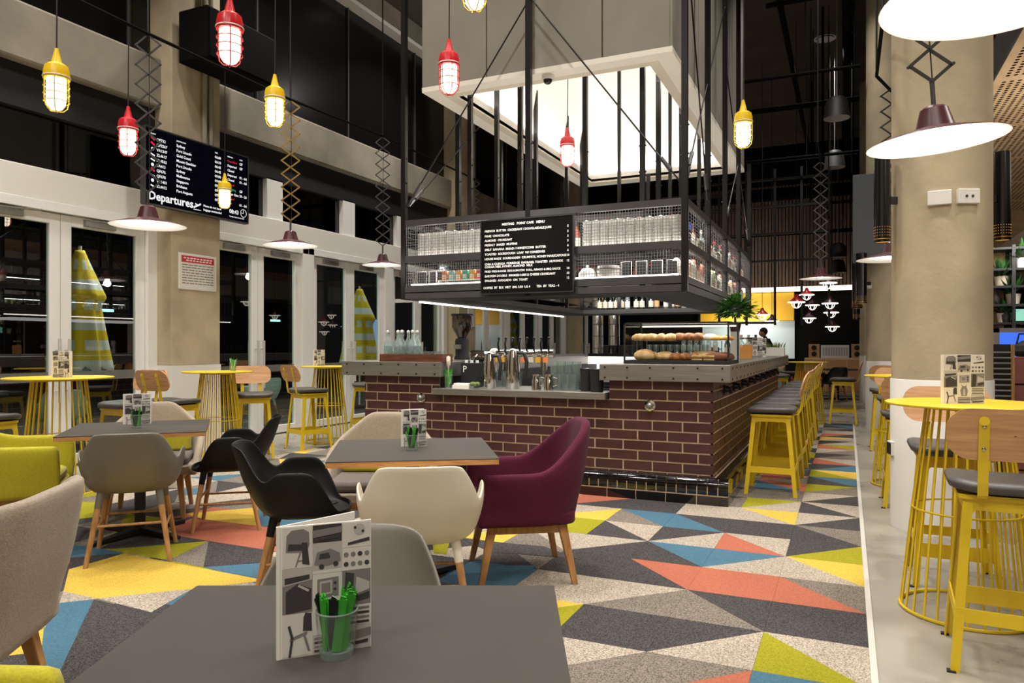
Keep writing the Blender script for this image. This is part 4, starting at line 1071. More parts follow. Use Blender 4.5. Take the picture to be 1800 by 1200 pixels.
dish_lamp(-4.47, 3.64, 2.145, 3.48, 'lit dish pendant under the left corner of the departures screen', rz=VIEW, power=4.5)
dish_lamp(-4.80, 5.47, 2.25, 3.62, 'lit dish pendant on a brassy scissor arm before the second glass door', rz=VIEW, brass=True, power=4.5)
dish_lamp(-5.15, 7.50, 2.28, 3.84, 'lit dish pendant just left of the hanging cage corner', rz=VIEW, power=4)
dish_lamp(-5.3, 10.2, 2.6, 3.89, 'lit dish pendant behind the left end of the hanging cage', rz=VIEW, power=3)
for nm, P, lab in (('lamp_rail', [(-4.33, 2.9, 3.44), (-4.47, 3.64, 3.49), (-4.80, 5.47, 3.63), (-5.15, 7.5, 3.85), (-5.3, 10.4, 3.9)], 'black pipe rail carrying the left row of dish pendants'),
                   ('lamp_rail', [(.32, .5, 3.5), (.32, 4.6, 3.5), (.22, 5.6, 3.5), (.22, 6.7, 3.5), (.35, 7.15, 3.5)], 'black pipe rail carrying the right row of dish pendants'),
                   ('lamp_rail', [(-.3, 9.0, 3.6), (-.3, 14.5, 3.6)], 'black pipe rail above the stool aisle')):
    r_ = tag(MB().tube(P, .013, 8).out(nm, K['matte'], None, 40), lab, 'rail')
    d = MB()
    for p in P[1:-1] or P: d.cyl((p[0], p[1], p[2]), (p[0], p[1], CEIL), .008, n=6)
    d.out('drop_rod', K['black'], r_)
# black tube wall lights on the round columns
def tube_light(x, y, z0, label, h=.6, r=.053):
    t = thing('tube_wall_light', label, 'wall lamp', (x, y, z0), 0)
    MB().lathe([(r - .004, 0), (r, 0), (r, h), (0.001, h)], 24, cap0=False, cap1=False).out('tube', K['blackg'], t, 40)
    MB().cyl((0, 0, .004), (0, 0, .008), r - .006, n=24).out('lit_inner', K['brasslit'], t)
    d = MB()
    for k in range(4):
        for i in range(20):
            a = 2 * math.pi * i / 20; c, s = math.cos(a), math.sin(a); d.box(c * r - .0018, c * r + .0018, s * r - .0018, s * r + .0018, .045 + k * .02, .050 + k * .02)
    d.out('pierced_dots', K['brasslit'], t)
    MB().ring((0, 0, .022), r, .004, 24, 6).out('brass_ring', K['brass'], t, 60)
    return t
def wall_bracket(t, x, y): MB().bar((0, 0, .3), (x, y, .3), .03, .05).out('bracket', K['black'], t)
for (dx, zz, y, n_) in ((-.42, 2.035, 6.05, 'left'), (.44, 2.05, 6.05, 'right')):
    c, s = math.cos(R(24.5)), math.sin(R(24.5)); k = 'nearest'
    t = tube_light(.61 + dx * c, y + dx * s, zz, 'black tube wall light with gold ring on the %s of the nearest round column' % n_, .63)
    wall_bracket(t, -dx * c * .25, -dx * s * .25)
for (x, y, zz, lab) in ((.2, 12.2, 1.93, 'black tube wall light on the second round column, lower one'), (.15, 13.1, 1.9, 'black tube wall light seen behind the second round column'), (.2, 18.6, 1.9, 'black tube wall light on the third round column')):
    t = tube_light(x, y, zz, lab, .75, .075); wall_bracket(t, .12, .1)
# switch plates on the near column
def on_col(deg, z, rr=.315): a = R(deg); return (.61 + rr * math.cos(a), 6.05 + rr * math.sin(a), z), a
for deg, lab, dots in ((-97, 'blank white switch plate on the nearest round column', 0), (-66, 'white socket plate with two dark holes on the nearest round column', 2)):
    p, a = on_col(deg, 2.30); t = thing('switch_plate', lab, 'switch', p, a + R(90))
    MB().box(-.072, .072, -.022, .012, -.05, .05).out('plate', K['wpaint'], t, bevel=.006)
    for k in range(dots): MB().cyl((-.02 + .04 * k, -.023, 0), (-.02 + .04 * k, -.026, 0), .009, n=10).out('hole', K['g1'], t)
p, a = on_col(-166, .56); t = thing('floor_socket_box', 'small white and black socket box low on the nearest round column', 'socket', p, a + R(90))
MB().box(-.04, .04, -.03, .012, -.05, .05).out('box', K['wpaint'], t, bevel=.004); MB().box(-.03, .045, -.034, -.03, -.04, .04).out('cover', K['black'], t)
# far cluster of small red guard lamps
def guard_lamp(x, y, z, key, label, r=.15):
    t = thing('guard_pendant_lamp', label, 'pendant lamp', (x, y, z), 0, 'small red guard lamps at the back')
    MB().lathe([(r, 0), (r * .9, .012), (.04, .10), (.03, .15), (.001, .152)], 20, cap0=False, cap1=False).out('shade', K[key], t, 40)
    MB().ring((0, 0, -.002), r * .98, .012, 24, 6).out('lit_rim', emit('lit_rim', 'FFF2E2', 2.2) if 'lit_rim' not in bpy.data.materials else bpy.data.materials['lit_rim'], t)
    g = MB()
    for k in range(3):
        a = R(60 * k); g.tube([(math.cos(a) * r * .6 * math.cos(R(q_)), math.sin(a) * r * .6 * math.cos(R(q_)), -r * .75 * math.sin(R(q_))) for q_ in range(0, 181, 20)], .007, 5)
    g.out('wire_guard', bpy.data.materials['lit_rim'], t)  # guard wires share the rim's emission, their lit look put in as glow
    MB().tube([(0, 0, .15), (0, 0, CEIL - z)], .006, 5).out('cord', K['black'], t)
    return t
def at_px(u, v, D):   # survey helper: world point at view depth D
    c, s = math.cos(R(24.5)), math.sin(R(24.5)); L = D * (u - 900) / 1292; return (-D * s + L * c, D * c + L * s, 1.3 + (607 - v) * D / 1292)
for k, (u, v, D, key, where) in enumerate([(1400, 531, 14, 'red2', 'largest, before the yellow wall'), (1418, 518, 16, 'red2', 'topmost of the left cluster'), (1428, 536, 17, 'maroon', 'right of the largest'), (1340, 553, 16, 'red2', 'leftmost, before the yellow wall'),
                                      (1357, 564, 17, 'maroon', 'purple, beside the leftmost'), (1422, 559, 17, 'maroon', 'at the edge of the black wall'), (1459, 533, 15, 'maroon', 'upper one of the right column'), (1461, 549, 16, 'maroon', 'middle one of the right column'),
                                      (1463, 574, 17, 'maroon', 'lowest of the right column'), (1456, 497, 14, 'maroon', 'just under the far dish pendant')]):
    x, y, z = at_px(u, v, D); guard_lamp(x, y, z, key, 'small red guard lamp at the back, %s' % where)
for k, (u, v, D, w_) in enumerate([(1471, 190, 12, 'upper'), (1467, 280, 15, 'lower'), (1473, 440, 18, 'third'), (1473, 468, 20, 'fourth')]):
    x, y, z = at_px(u, v, D); t = thing('bell_pendant', 'dark bell pendant in the shade under the ceiling, %s of the column' % w_, 'pendant lamp', (x, y, z), 0, 'dark bell pendants')
    MB().lathe([(.21, -.17), (.205, -.16), (.17, .1), (.12, .17), (.02, .19)], 24, cap0=False).out('shade', K['black'], t, 40)
    MB().lathe([(.203, -.168), (.165, .09), (.001, .12)], 24, cap0=False).out('inside', K['g3'], t, 40)
    MB().tube([(0, 0, .19), (0, 0, CEIL - z)], .01, 6).out('cord', K['g2'], t)
# ================================================================== DEPARTURES SCREEN
bx = -7.17; by0, by1, bz0, bz1 = 5.80, 7.36, 2.90, 3.77
db = thing('departures_screen', 'black airport departures screen fixed high on the nearest left concrete column', 'screen', (0, 0, 0))
MB().box(bx - .07, bx, by0, by1, bz0, bz1).out('casing', K['black'], db)
MB().box(bx, bx + .002, by0 + .012, by1 - .012, bz0 + .015, bz1 - .015).out('display', K['screen'], db)
f = MB(); f.box(bx - .07, bx + .006, by0 - .006, by0 + .008, bz0, bz1); f.box(bx - .07, bx + .006, by1 - .008, by1 + .006, bz0, bz1); f.box(bx - .07, bx + .006, by0, by1, bz1 - .006, bz1 + .008); f.box(bx - .07, bx + .006, by0, by1, bz0 - .008, bz0 + .006)
f.out('frame', K['cage'], db)
MB().box(-7.31, bx - .07, 6.4, 6.8, 3.2, 3.5).out('wall_bracket', K['black'], db)
E1, E2 = (0, 1, 0), (0, 0, 1); X = bx + .004; wd = by1 - by0; ht = bz1 - bz0
P = lambda a, c: (X, by0 + a * wd, bz0 + c * ht)
w_, r_, g_ = [], [], []
w_ += [('FLIGHT', .021, P(.045, .915), E1, E2, 'LEFT'), ('DESTINATION', .021, P(.27, .915), E1, E2, 'LEFT'), ('TIME', .021, P(.64, .915), E1, E2, 'LEFT'), ('REMARKS', .021, P(.77, .915), E1, E2, 'LEFT'), ('GATE', .021, P(.90, .915), E1, E2, 'LEFT')]
ROWS = [('QF732', 'Sydney', '06:00', 'Cancelled', 'GF'), ('QF2267', 'Port Lincoln', '06:10', 'Departed', 'GF'), ('VA1347', 'Gold Coast', '06:45', 'Closed', ''), ('ZL4617', 'Mount Gambier', '06:45', 'Departed', '01 - 04'), ('ZL4562', 'Port Lincoln', '09:00', 'Closed', '01 - 04'),
        ('VA413', 'Sydney', '09:00', 'Closed', ''), ('QF676', 'Melbourne', '09:05', 'Boarding', 'GF'), ('QF678', 'Singapore', '09:10', 'Go to Gate', '20 - 26'), ('VA1401', 'Brisbane', '09:15', 'Closed', ''), ('ZL4412', 'Port Augusta', '09:15', '', '01 - 04')]
for k, (a, d_, t_, rm, gt) in enumerate(ROWS):
    z = .845 - k * .068
    w_ += [(a, .044, P(.095, z), E1, E2, 'LEFT'), (d_, .044, P(.27, z), E1, E2, 'LEFT'), (t_, .044, P(.64, z), E1, E2, 'LEFT')]
    if gt: w_.append((gt, .044, P(.90, z), E1, E2, 'LEFT'))
    if rm: (r_ if k in (0, 5, 8) else g_ if k == 6 else w_).append((rm, .04, P(.77, z), E1, E2, 'LEFT'))
w_ += [('Departures', .135, P(.025, .065), E1, E2, 'LEFT'), ('Please do not leave', .036, P(.525, .115), E1, E2, 'LEFT'), ('baggage unattended', .036, P(.525, .06), E1, E2, 'LEFT'), ('08:43', .072, P(.79, .105), E1, E2, 'LEFT'), ('Tuesday, September 8, 2015', .022, P(.79, .05), E1, E2, 'LEFT')]
text_many(w_, K['wtext'], db, 'white_lettering', bold=.025); text_many(r_, K['rtext'], db, 'red_lettering'); text_many(g_, K['gtext'], db, 'green_lettering')
ic = MB()
def sc2(a, c): return (X, by0 + a * wd, bz0 + c * ht)
ic.bar(sc2(.43, .075), sc2(.50, .14), .02, .002, up=(1, 0, 0)); ic.bar(sc2(.445, .13), sc2(.475, .115), .014, .002, up=(1, 0, 0)); ic.bar(sc2(.43, .05), sc2(.50, .05), .008, .002, up=(1, 0, 0))
ic.ring(sc2(.945, .14), .05, .003, 24, 4, axis='x'); ic.bar(sc2(.945, .14), sc2(.945, .19), .005, .002, up=(1, 0, 0)); ic.bar(sc2(.945, .14), sc2(.92, .14), .005, .002, up=(1, 0, 0))
for k in (2, 5, 8): ic.cyl(sc2(.06, .86 - k * .068), (X + .001,) + sc2(.06, .86 - k * .068)[1:], .02, n=14)
for k in (3, 4, 7, 9): ic.bar(sc2(.045, .865 - k * .068), sc2(.08, .845 - k * .068), .016, .002, up=(1, 0, 0))
ic.out('white_icons', K['wtext'], db)
ic = MB()
for k in (0, 1, 6): ic.bar(sc2(.047, .88 - k * .068), sc2(.078, .845 - k * .068), .022, .002, up=(1, 0, 0))
ic.out('red_icons', K['rtext'], db)
# loudspeaker above
sp = thing('loudspeaker', 'black box loudspeaker bracketed high on the nearest left column above the departures screen', 'speaker', (-7.0, 6.62, 4.66))
MB().box(-.25, .22, -.3, .85, 0, .62).out('cabinet', K['matte'], sp, bevel=.02)
MB().box(.22, .235, -.27, .82, .03, .59).out('grille', K['matte'], sp); MB().box(-.295, -.2, -.1, .4, .2, .4).out('bracket', K['cage'], sp)
# notice on the column
nt_ = thing('notice_sign', 'white notice with red heading on the nearest left concrete column', 'sign', (XW + .30, 0, 0))
MB().box(.001, .01, 6.36, 6.94, 1.98, 2.42).out('frame', K['wframe'], nt_, bevel=.002)
MB().box(.01, .012, 6.375, 6.925, 1.995, 2.405).out('sheet', K['paper'], nt_); MB().box(.012, .0135, 6.40, 6.90, 2.31, 2.39).out('red_heading', K['redp'], nt_)
l = MB()
for k in range(8):
    z = 2.275 - k * .032
    y = 6.41
    rr = random.Random(k)
    while y < 6.87:
        w2 = rr.uniform(.03, .09); l.box(.012, .013, y, min(y + w2, 6.89), z, z + .011); y += w2 + .012
l.out('print_lines', K['g2'], nt_)
l = MB()
for k in range(2):
    y = 6.43 + .04 * k
    while y < 6.85: l.box(.0135, .0142, y, y + .035, 2.355 - k * .028, 2.37 - k * .028); y += .05
l.out('heading_lines', K['wletter'], nt_)
n2 = thing('notice_sign', 'white framed notice on the second left concrete column', 'sign', (XW + .30, 0, 0)); MB().box(.001, .01, 13.75, 14.05, 1.7, 2.3).out('frame', K['wframe'], n2); MB().box(.01, .012, 13.77, 14.03, 1.72, 2.28).out('sheet', K['paper'], n2)

# ================================================================== MENUS, TUMBLERS
def print_grid(b, wd, ht, o, ex, ey, seed):
    """a full-bleed sheet of small grey furniture pictures; materials 0 dark 1 mid 2 pale 3 off-white"""
    rr = random.Random(seed); th = .0005
    LAY = [[(0, .33, 'easy', 3), (.33, .68, 'cabinet', 1), (.68, 1, 'seat', 3)], [(0, .14, 'stripes', 2), (.14, .40, 'figure', 3), (.40, .62, 'tv', 3), (.62, .86, 'car', 2), (.86, 1, 'desk', 0)],
           [(0, .18, 'desk', 2), (.18, .34, 'stripes', 3), (.34, .62, 'easy2', 1), (.62, .80, 'dots', 3), (.80, 1, 'lamp', 3)]]
    for c in range(3):
        for (a0, a1, kind, bg) in LAY[(c + seed) % 3 if seed % 2 else c]:
            x0, y0, w2, h2 = c * wd / 3, a0 * ht, wd / 3, (a1 - a0) * ht
            def poly(pts, m, k=2.0): b.slab([(x0 + p * w2, y0 + q_ * h2) for p, q_ in pts], o, ex, ey, th * k, m)
            def rect(p, q_, r_, s_, m, k=2.0): poly([(p, q_), (r_, q_), (r_, s_), (p, s_)], m, k)
            def disc(cx_, cy_, r_, m, k=2.0, n=10): poly([(cx_ + r_ * math.cos(6.2832 * i / n), cy_ + r_ * w2 / h2 * math.sin(6.2832 * i / n)) for i in range(n)], m, k)
            rect(.008, .008, .992, .992, bg, 1)
            if kind == 'seat':
                poly([(.12, .40), (.80, .36), (.90, .55), (.88, .85), (.70, .94), (.30, .92), (.14, .80)], 1, 1.6); poly([(.18, .44), (.75, .42), (.80, .56), (.20, .60)], 0, 2); poly([(.66, .10), (.90, .06), (.82, .60), (.64, .62)], 0, 2.4); poly([(.42, .04), (.46, .04), (.62, .38), (.58, .40)], 1, 2.4); rect(.50, .16, .70, .19, 1)
            elif kind == 'cabinet':
                poly([(.0, .62), (1, .72), (1, 1), (0, 1)], 2, 1.5); poly([(.08, .66), (.9, .74), (.9, .84), (.08, .8)], 0, 2); poly([(.12, .02), (.96, .08), (.96, .52), (.5, .66), (.12, .5)], 0, 2.2); poly([(.5, .60), (.85, .46), (.9, .5), (.55, .64)], 2, 2.6)
            elif kind == 'easy':
                poly([(.68, .58), (.98, .56), (.96, .98), (.76, 1), (.70, .9)], 0); poly([(.24, .36), (.82, .50), (.82, .57), (.26, .44)], 1, 2.2); poly([(.2, .0), (.28, .0), (.36, .38), (.28, .38)], 0, 2.4); poly([(.84, .1), (.92, .1), (.76, .5), (.68, .48)], 1, 2.4); poly([(.18, .72), (.26, .74), (.38, .42), (.30, .38)], 0, 2.4)
            elif kind == 'easy2':
                poly([(.05, .0), (.35, .05), (.42, .9), (.12, .96)], 0); poly([(.45, .3), (.95, .42), (.95, .62), (.5, .8)], 2); poly([(.5, .1), (.95, .16), (.95, .36), (.5, .26)], 0)
            elif kind == 'tv':
                poly([(.16, .12), (.88, .16), (.88, .84), (.16, .80)], 1); poly([(.24, .22), (.66, .25), (.66, .74), (.24, .71)], 2, 2.4); poly([(.3, .3), (.6, .32), (.6, .66), (.3, .64)], 1, 2.8); disc(.76, .62, .05, 0, 2.6); disc(.76, .4, .05, 0, 2.6)
            elif kind == 'car':
                poly([(.05, .30), (.5, .24), (.95, .36), (.92, .62), (.6, .78), (.15, .7)], 1); poly([(.2, .46), (.6, .48), (.55, .66), (.25, .64)], 0, 2.4); disc(.3, .22, .09, 0, 2.6); disc(.78, .28, .09, 0, 2.6); rect(0, .0, 1, .1, 3, 1.5)
            elif kind == 'figure':
                poly([(.3, .05), (.7, .05), (.78, .5), (.66, .8), (.72, .98), (.58, .84), (.42, .84), (.28, .98), (.34, .8), (.22, .5)], 1); poly([(.42, .1), (.58, .1), (.56, .6), (.44, .6)], 2, 2.4)
            elif kind == 'dots':
                for i in range(4):
                    for k in range(2): disc(.14 + i * .24, .28 + k * .42, .085, 1 if (i + k) % 3 else 0)
            elif kind == 'lamp':
                poly([(.2, .1), (.95, .22), (.95, .36), (.2, .2)], 0); disc(.6, .7, .2, 2, 1.8); disc(.45, .78, .05, 0, 2.4); disc(.72, .62, .05, 0, 2.4)
            elif kind == 'desk':
                poly([(.0, .3), (1, .5), (1, .85), (0, .7)], 1); poly([(.1, .1), (.9, .2), (.9, .34), (.1, .24)], 0, 2.4)
            else:
                for i in range(4): rect(.06, .08 + i * .23, .94, .2 + i * .23, 1 if i % 2 else 0)
def menu_card(x, y, z, rz, label, w=.145, h=.235, seed=0, op=.045, tilt=.0):
    """folded card standing open: front page along +X facing -Y, second page behind"""
    t = thing('menu_card', label, 'menu', (x, y, z), rz, 'folded menu cards')
    th = .004
    for k, (a, nm) in enumerate(((0, 'front_page'), (26, 'back_page'))):
        c, s = math.cos(R(a)), math.sin(R(a)); ex, ey = Vector((c, s, 0)), Vector((0, 0, 1))
        b = MB(); b.slab([(0, 0), (w, 0), (w, h), (0, h)], Vector((0, 0, 0)) + (Vector((0, .0045, 0)) if k else Vector((0, 0, 0))), ex, ey, -th)
        p = b.out(nm, K['paper'], t)
        if k == 0:
            pr_ = MB(); print_grid(pr_, w * .955, h * .985, Vector((w * .04, -.0002, h * .008)), ex, ey, seed); pr_.out('printed_pictures', [K['g1'], K['g2'], K['g3'], K['g4']], p)
        else:
            pr_ = MB(); print_grid(pr_, w * .96, h * .97, ex * (w * .98) + Vector((-s * .006, .0045 + c * .0045, h * .015)), -ex, ey, seed + 3); pr_.out('printed_pictures', [K['g1'], K['g2'], K['g3'], K['g4']], p)
    MB().box(-.003, .003, -.001, .008, 0, h).out('spine', K['paper'], t)
    return t
def tumbler(x, y, z, label, seed=1, h=.10, r=.036, n=14, white=False):
    t = thing('straw_tumbler', label, 'tumbler', (x, y, z), 0, 'glass tumblers of straws')
    MB().lathe([(.001, 0), (r * .8, 0), (r * .84, .008), (r, h), (r - .0025, h), (r - .003, h - .006)], 20, cap0=False, cap1=False).out('glass', K['tglass'], t, 40)
    MB().ring((0, 0, h), r - .001, .0016, 24, 5).out('rim', K['bglass'], t, 60); MB().cyl((0, 0, .0), (0, 0, .012), r * .79, n=20).out('thick_base', K['bglass'], t, 40)
    rr = random.Random(seed)
    for k in range(n):
        a = 2 * math.pi * k / n * 1.7; r0 = r * .6 * rr.random() ; r1 = r * rr.uniform(.5, 1.0)
        p = Vector((r0 * math.cos(a), r0 * math.sin(a), .014)); q_ = Vector((r1 * math.cos(a + .3), r1 * math.sin(a + .3), h * rr.uniform(1.15, 1.45)))
        m = 'paper' if white and k % 3 == 0 else ('straw' if rr.random() < (.35 if 'mostly black' in label else .8) else 'strawk')
        b = MB(); b.bar(p, q_, .017, .004, up=(math.cos(a), math.sin(a), 0)); d = (q_ - p).normalized(); b.bar(q_, q_ + d * .006 + Vector((.002, 0, 0)), .010, .002, up=(math.cos(a), math.sin(a), 0))
        b.out('straw', K[m], t)
    return t
def cam_pt(u, v, z):
    D = 1292 * (1.3 - z) / (v - 607); L = D * (u - 900) / 1292; c, s = math.cos(R(24.5)), math.sin(R(24.5)); return -D * s + L * c, D * c + L * s
TT = .742
x, y = cam_pt(489, 1160, TT); menu_card(x, y, TT, R(24.5 + 22), 'black and white picture menu card standing on the near foreground table', w=.165, h=.235, seed=0)
x, y = cam_pt(592, 1150, TT); tumbler(x, y, TT, 'glass tumbler of green and black straws on the near foreground table', 3, h=.082, r=.038, n=26)
x, y = cam_pt(706, 785, TT); menu_card(x, y, TT, R(24.5 + 6), 'picture menu card standing on the middle table', w=.135, h=.205, seed=0)
x, y = cam_pt(724, 791, TT); tumbler(x, y, TT, 'glass tumbler of green and black straws on the middle table', 5, h=.082, r=.034, n=16)
x, y = cam_pt(217, 746, TT); menu_card(x, y, TT, R(24.5 + 8), 'picture menu card standing on the left table', w=.18, h=.215, seed=2)
x, y = cam_pt(240, 752, TT); tumbler(x, y, TT, 'glass tumbler of mostly black straws on the left table', 8, h=.09, r=.036, n=14)
HT = 1.021
menu_card(.415, 4.06, HT, R(24.5 - 4), 'large picture menu card on the near right wire table', w=.195, h=.235, seed=0)
menu_card(-6.28, 4.15, HT, R(26), 'picture menu card on the large left wire table', w=.15, h=.23, seed=1)
tumbler(-6.06, 6.0, HT, 'glass tumbler with pale straws on the second left wire table', 9, h=.1, r=.04, n=8, white=True)
menu_card(-6.62, 8.0, HT, R(26), 'picture menu card on the wire table left of the brick bar', w=.15, h=.22, seed=2)

# ================================================================== THINGS IN THE HANGING CAGE
ZS1, ZS0 = 2.20, ZB + .142
cupm = MB(); cupm.lathe([(.028, 0), (.030, .0), (.044, .034), (.0455, .036), (.0455, .04), (.042, .041), (.001, .041)], 14, cap0=True, cap1=False); cm = cupm.mesh('cup', K['cup'], 40)
def cup_stack(x, y, n, label, group):
    for k in range(n):
        o = bpy.data.objects.new('coffee_cup', cm); COL.objects.link(o); o.location = (x, y, ZS1 + k * .0262); o.rotation_euler = (0, 0, k); tag(o, label, 'cup', group)
for i in range(10): cup_stack(CX0 + .14 + i * .083, CY0 + .12, 9, 'white cup in a tall stack on the top cage shelf, left of the menu', 'white cups stacked left of the menu board')
for i in range(11): cup_stack(-2.20 + i * .083, CY0 + .12, 9, 'white cup in a tall stack on the top cage shelf, right of the menu', 'white cups stacked right of the menu board')
def bottle_mesh(m, h=.30, r=.037, neck=.014):
    return MB().lathe([(.001, 0), (r, .0), (r, h * .58), (r * .8, h * .68), (neck, h * .77), (neck, h * .97), (neck + .003, h * .975), (neck + .003, h), (.001, h)], 14, cap0=False, cap1=False).mesh('bottle', m, 40)
def bottle_proto(name, gm, lm, capm, h, r):
    t = thing(name, None, 'bottle'); bo = bpy.data.objects.new('glass', bottle_mesh(gm, h, r)); COL.objects.link(bo); bo.parent = t
    MB().lathe([(r + .0008, h * .16), (r + .0008, h * .46)], 14, cap0=False, cap1=False).out('label', lm, t, 40)
    MB().lathe([(.0165, h * .86), (.0165, h * 1.005), (.001, h * 1.005)], 12, cap0=False, cap1=False).out('cap', capm, t, 40); return t
protos = []
for k, (gm, lm, cpm) in enumerate([('gglass', 'c_crm', 'c_dk'), ('gglass', 'paper', 'c_red'), ('c_dk', 'c_tan', 'c_dk'), ('bglass', 'paper', 'g3'), ('c_br', 'c_crm', 'c_dk')]):
    protos.append(bottle_proto('wine_bottle' if k < 3 else 'spirit_bottle', K[gm], K[lm], K[cpm], .30, .038))
used = set()
def put_bottle(k, loc, label, group):
    if k in used: return dup(protos[k], loc, random.uniform(0, 6), label, group)
    used.add(k); o = protos[k]; o.location = loc; o['label'] = label; o['group'] = group; return o
# back arm, lower shelf: row of wine bottles
i = 0; x = CX0 + .75
while x < CX1 - .12:
    put_bottle(random.choice([0, 0, 0, 1, 2, 2, 3]), (x, CY1 - ARM + .10 + random.uniform(-.01, .01), ZB + .043), 'wine bottle in the row on the rear lower shelf of the cage', 'wine bottles on the rear cage shelf'); x += .085 + (random.random() < .12) * .05; i += 1
x = CX0 + .3
while x < CX1 - .12:
    put_bottle(random.choice([0, 1, 2, 3, 4]), (x, CY1 - ARM + .12, ZS1), 'bottle in the row on the rear top shelf of the cage', 'bottles on the rear top cage shelf'); x += .11
# front arm top shelf: dark stoppered bottles behind the cups
for k in range(26):
    x = CX0 + .2 + k * .103
    put_bottle(3 if k % 3 else 4, (x, CY0 + .34, ZS1), 'clear bottle standing behind the cup stacks on the front top shelf', 'bottles behind the cup stacks')
# front lower shelf
for k, (u, key) in enumerate([(778, 'o1'), (793, 'o2'), (808, 'o3'), (823, 'o4'), (837, 'o5'), (852, 'o6')]):
    x = -3.71 + k * .079
    t = thing('tea_tin', '%s small square tea tin on the lower cage shelf left of the menu board' % ['orange leftmost', 'pale blue', 'orange third', 'green', 'mustard', 'red rightmost'][k], 'tin', (x, CY0 + .11, ZS0 + .05), 0, 'coloured tea tins')
    MB().box(-.029, .029, -.029, .029, 0, .085).out('tin', K[key], t, bevel=.003); MB().box(-.026, .026, -.026, .026, .085, .094).out('lid', K['g3'], t)
    MB().box(-.018, .018, -.0296, -.029, .015, .05).out('label', K['paper'], t)
rk = thing('tin_riser', 'white riser rack under the tea tins on the lower cage shelf', 'rack', (-3.51, CY0 + .11, ZS0)); MB().box(-.26, .26, -.05, .05, .040, .048).out('board', K['paper'], rk)
for sx in (-.25, .25): MB().box(sx - .006, sx + .006, -.05, .05, 0, .04).out('foot', K['paper'], rk)
def wire_frame_sign(x, label, grp):
    t = thing('wire_table_sign', label, 'sign', (x, CY0 + .13, ZS0), random.uniform(-.25, .25), grp)
    b = MB(); b.tube([(-.05, 0, .004), (-.05, 0, .15), (.05, 0, .15), (.05, 0, .004)], .004, 6, True); b.tube([(-.045, 0, .004), (-.04, .06, .004), (.04, .06, .004), (.045, 0, .004)], .004, 6); b.out('wire_frame', K['wpaint'], t, 60)
    MB().box(-.042, .042, -.002, .002, .02, .14).out('card', K['black'], t)
    return t
for k, x in enumerate((-4.0, -3.87, -3.77)): wire_frame_sign(x, 'wire card stand on the lower cage shelf at its left end, %s' % ['first', 'second', 'third'][k], 'wire card stands at the left end')
for k, x in enumerate((-1.83, -1.69, -1.55, -1.41)): wire_frame_sign(x, 'wire card stand on the lower cage shelf at its right end, %s one' % ['first', 'second', 'third', 'fourth'][k], 'wire card stands at the right end')
t = thing('loaf_tin', 'round pale tin on the lower cage shelf right of the menu board', 'tin', (-2.0, CY0 + .14, ZS0)); MB().lathe([(.001, 0), (.105, 0), (.11, .09), (.10, .12), (.001, .125)], 24, cap0=False, cap1=False).out('body', K['g3'], t, 40); MB().ring((0, 0, .09), .11, .005, 24, 6).out('rim', K['cage'], t)
t = thing('cloche', 'white dome cloche on the lower cage shelf beside the menu board', 'cloche', (-2.2, CY0 + .12, ZS0)); MB().lathe([(.085, 0), (.08, .06), (.05, .10), (.001, .115)], 24, cap0=True, cap1=False).out('dome', K['cup'], t, 40); MB().sphere((0, 0, .125), .014).out('knob', K['cup'], t)
t = thing('glass_jar', 'glass jug with dark handle on the lower cage shelf at left', 'jug', (-3.84, CY0 + .30, ZS0)); MB().lathe([(.001, 0), (.07, 0), (.075, .12), (.05, .2), (.055, .23)], 20, cap0=False, cap1=False).out('body', K['bglass'], t, 40); MB().tube([(.07, 0, .18), (.13, 0, .16), (.12, 0, .06), (.075, 0, .05)], .008, 6).out('handle', K['black'], t, 60)
# right arm: packets, books and bottles on both shelves
PK = ['c_crm', 'c_pk', 'paper', 'c_br', 'c_tan', 'c_ol', 'paper', 'c_crm', 'g3', 'c_dk']
for zi, zz in enumerate((ZS0, ZS1)):
    y = CY0 + .16; k = 0
    while y < CY1 - .12:
        w2 = random.uniform(.035, .075); h2 = random.uniform(.11, .24)
        if k % 5 == 4: put_bottle(random.choice([1, 3, 4]), (CX1 - .11, y + .02, zz), 'bottle among the packets on the %s shelf of the right cage arm' % ['lower', 'top'][zi], 'bottles on the right cage arm')
        else:
            t = thing('coffee_packet', 'packet of coffee beans on the %s shelf of the right cage arm' % ['lower', 'top'][zi], 'packet', (CX1 - .11, y + w2 / 2, zz), 0, 'packets on the %s right cage shelf' % ['lower', 'top'][zi])
            MB().loft([[(-.04, -w2 / 2, 0), (.04, -w2 / 2, 0), (.04, w2 / 2, 0), (-.04, w2 / 2, 0)], [(-.04, -w2 / 2, h2 * .8), (.04, -w2 / 2, h2 * .8), (.04, w2 / 2, h2 * .8), (-.04, w2 / 2, h2 * .8)], [(-.006, -w2 / 2, h2), (.006, -w2 / 2, h2), (.006, w2 / 2, h2), (-.006, w2 / 2, h2)]]).out('bag', K[random.choice(PK)], t)
            MB().box(.0402, .041, -w2 * .35, w2 * .35, h2 * .2, h2 * .6).out('label', K[random.choice(PK)], t)
        y += w2 + random.uniform(.015, .04); k += 1
t = thing('blue_sign', 'small blue lit letter sign on the top shelf of the right cage arm', 'sign', (CX1 - .03, 6.75, 2.38)); t.location = (0, 0, 0)
text('BLK', .085, (CX1 - .03, 6.72, 2.36), (0, 1, 0), (0, 0, 1), K['bluel'], t, 'blue_letters'); MB().box(CX1 - .05, CX1 - .04, 6.70, 6.95, 2.345, 2.44).out('backing', K['black'], t); MB().box(CX1 - .06, CX1 - .05, 6.80, 6.83, 2.20, 2.40).out('stand', K['black'], t)

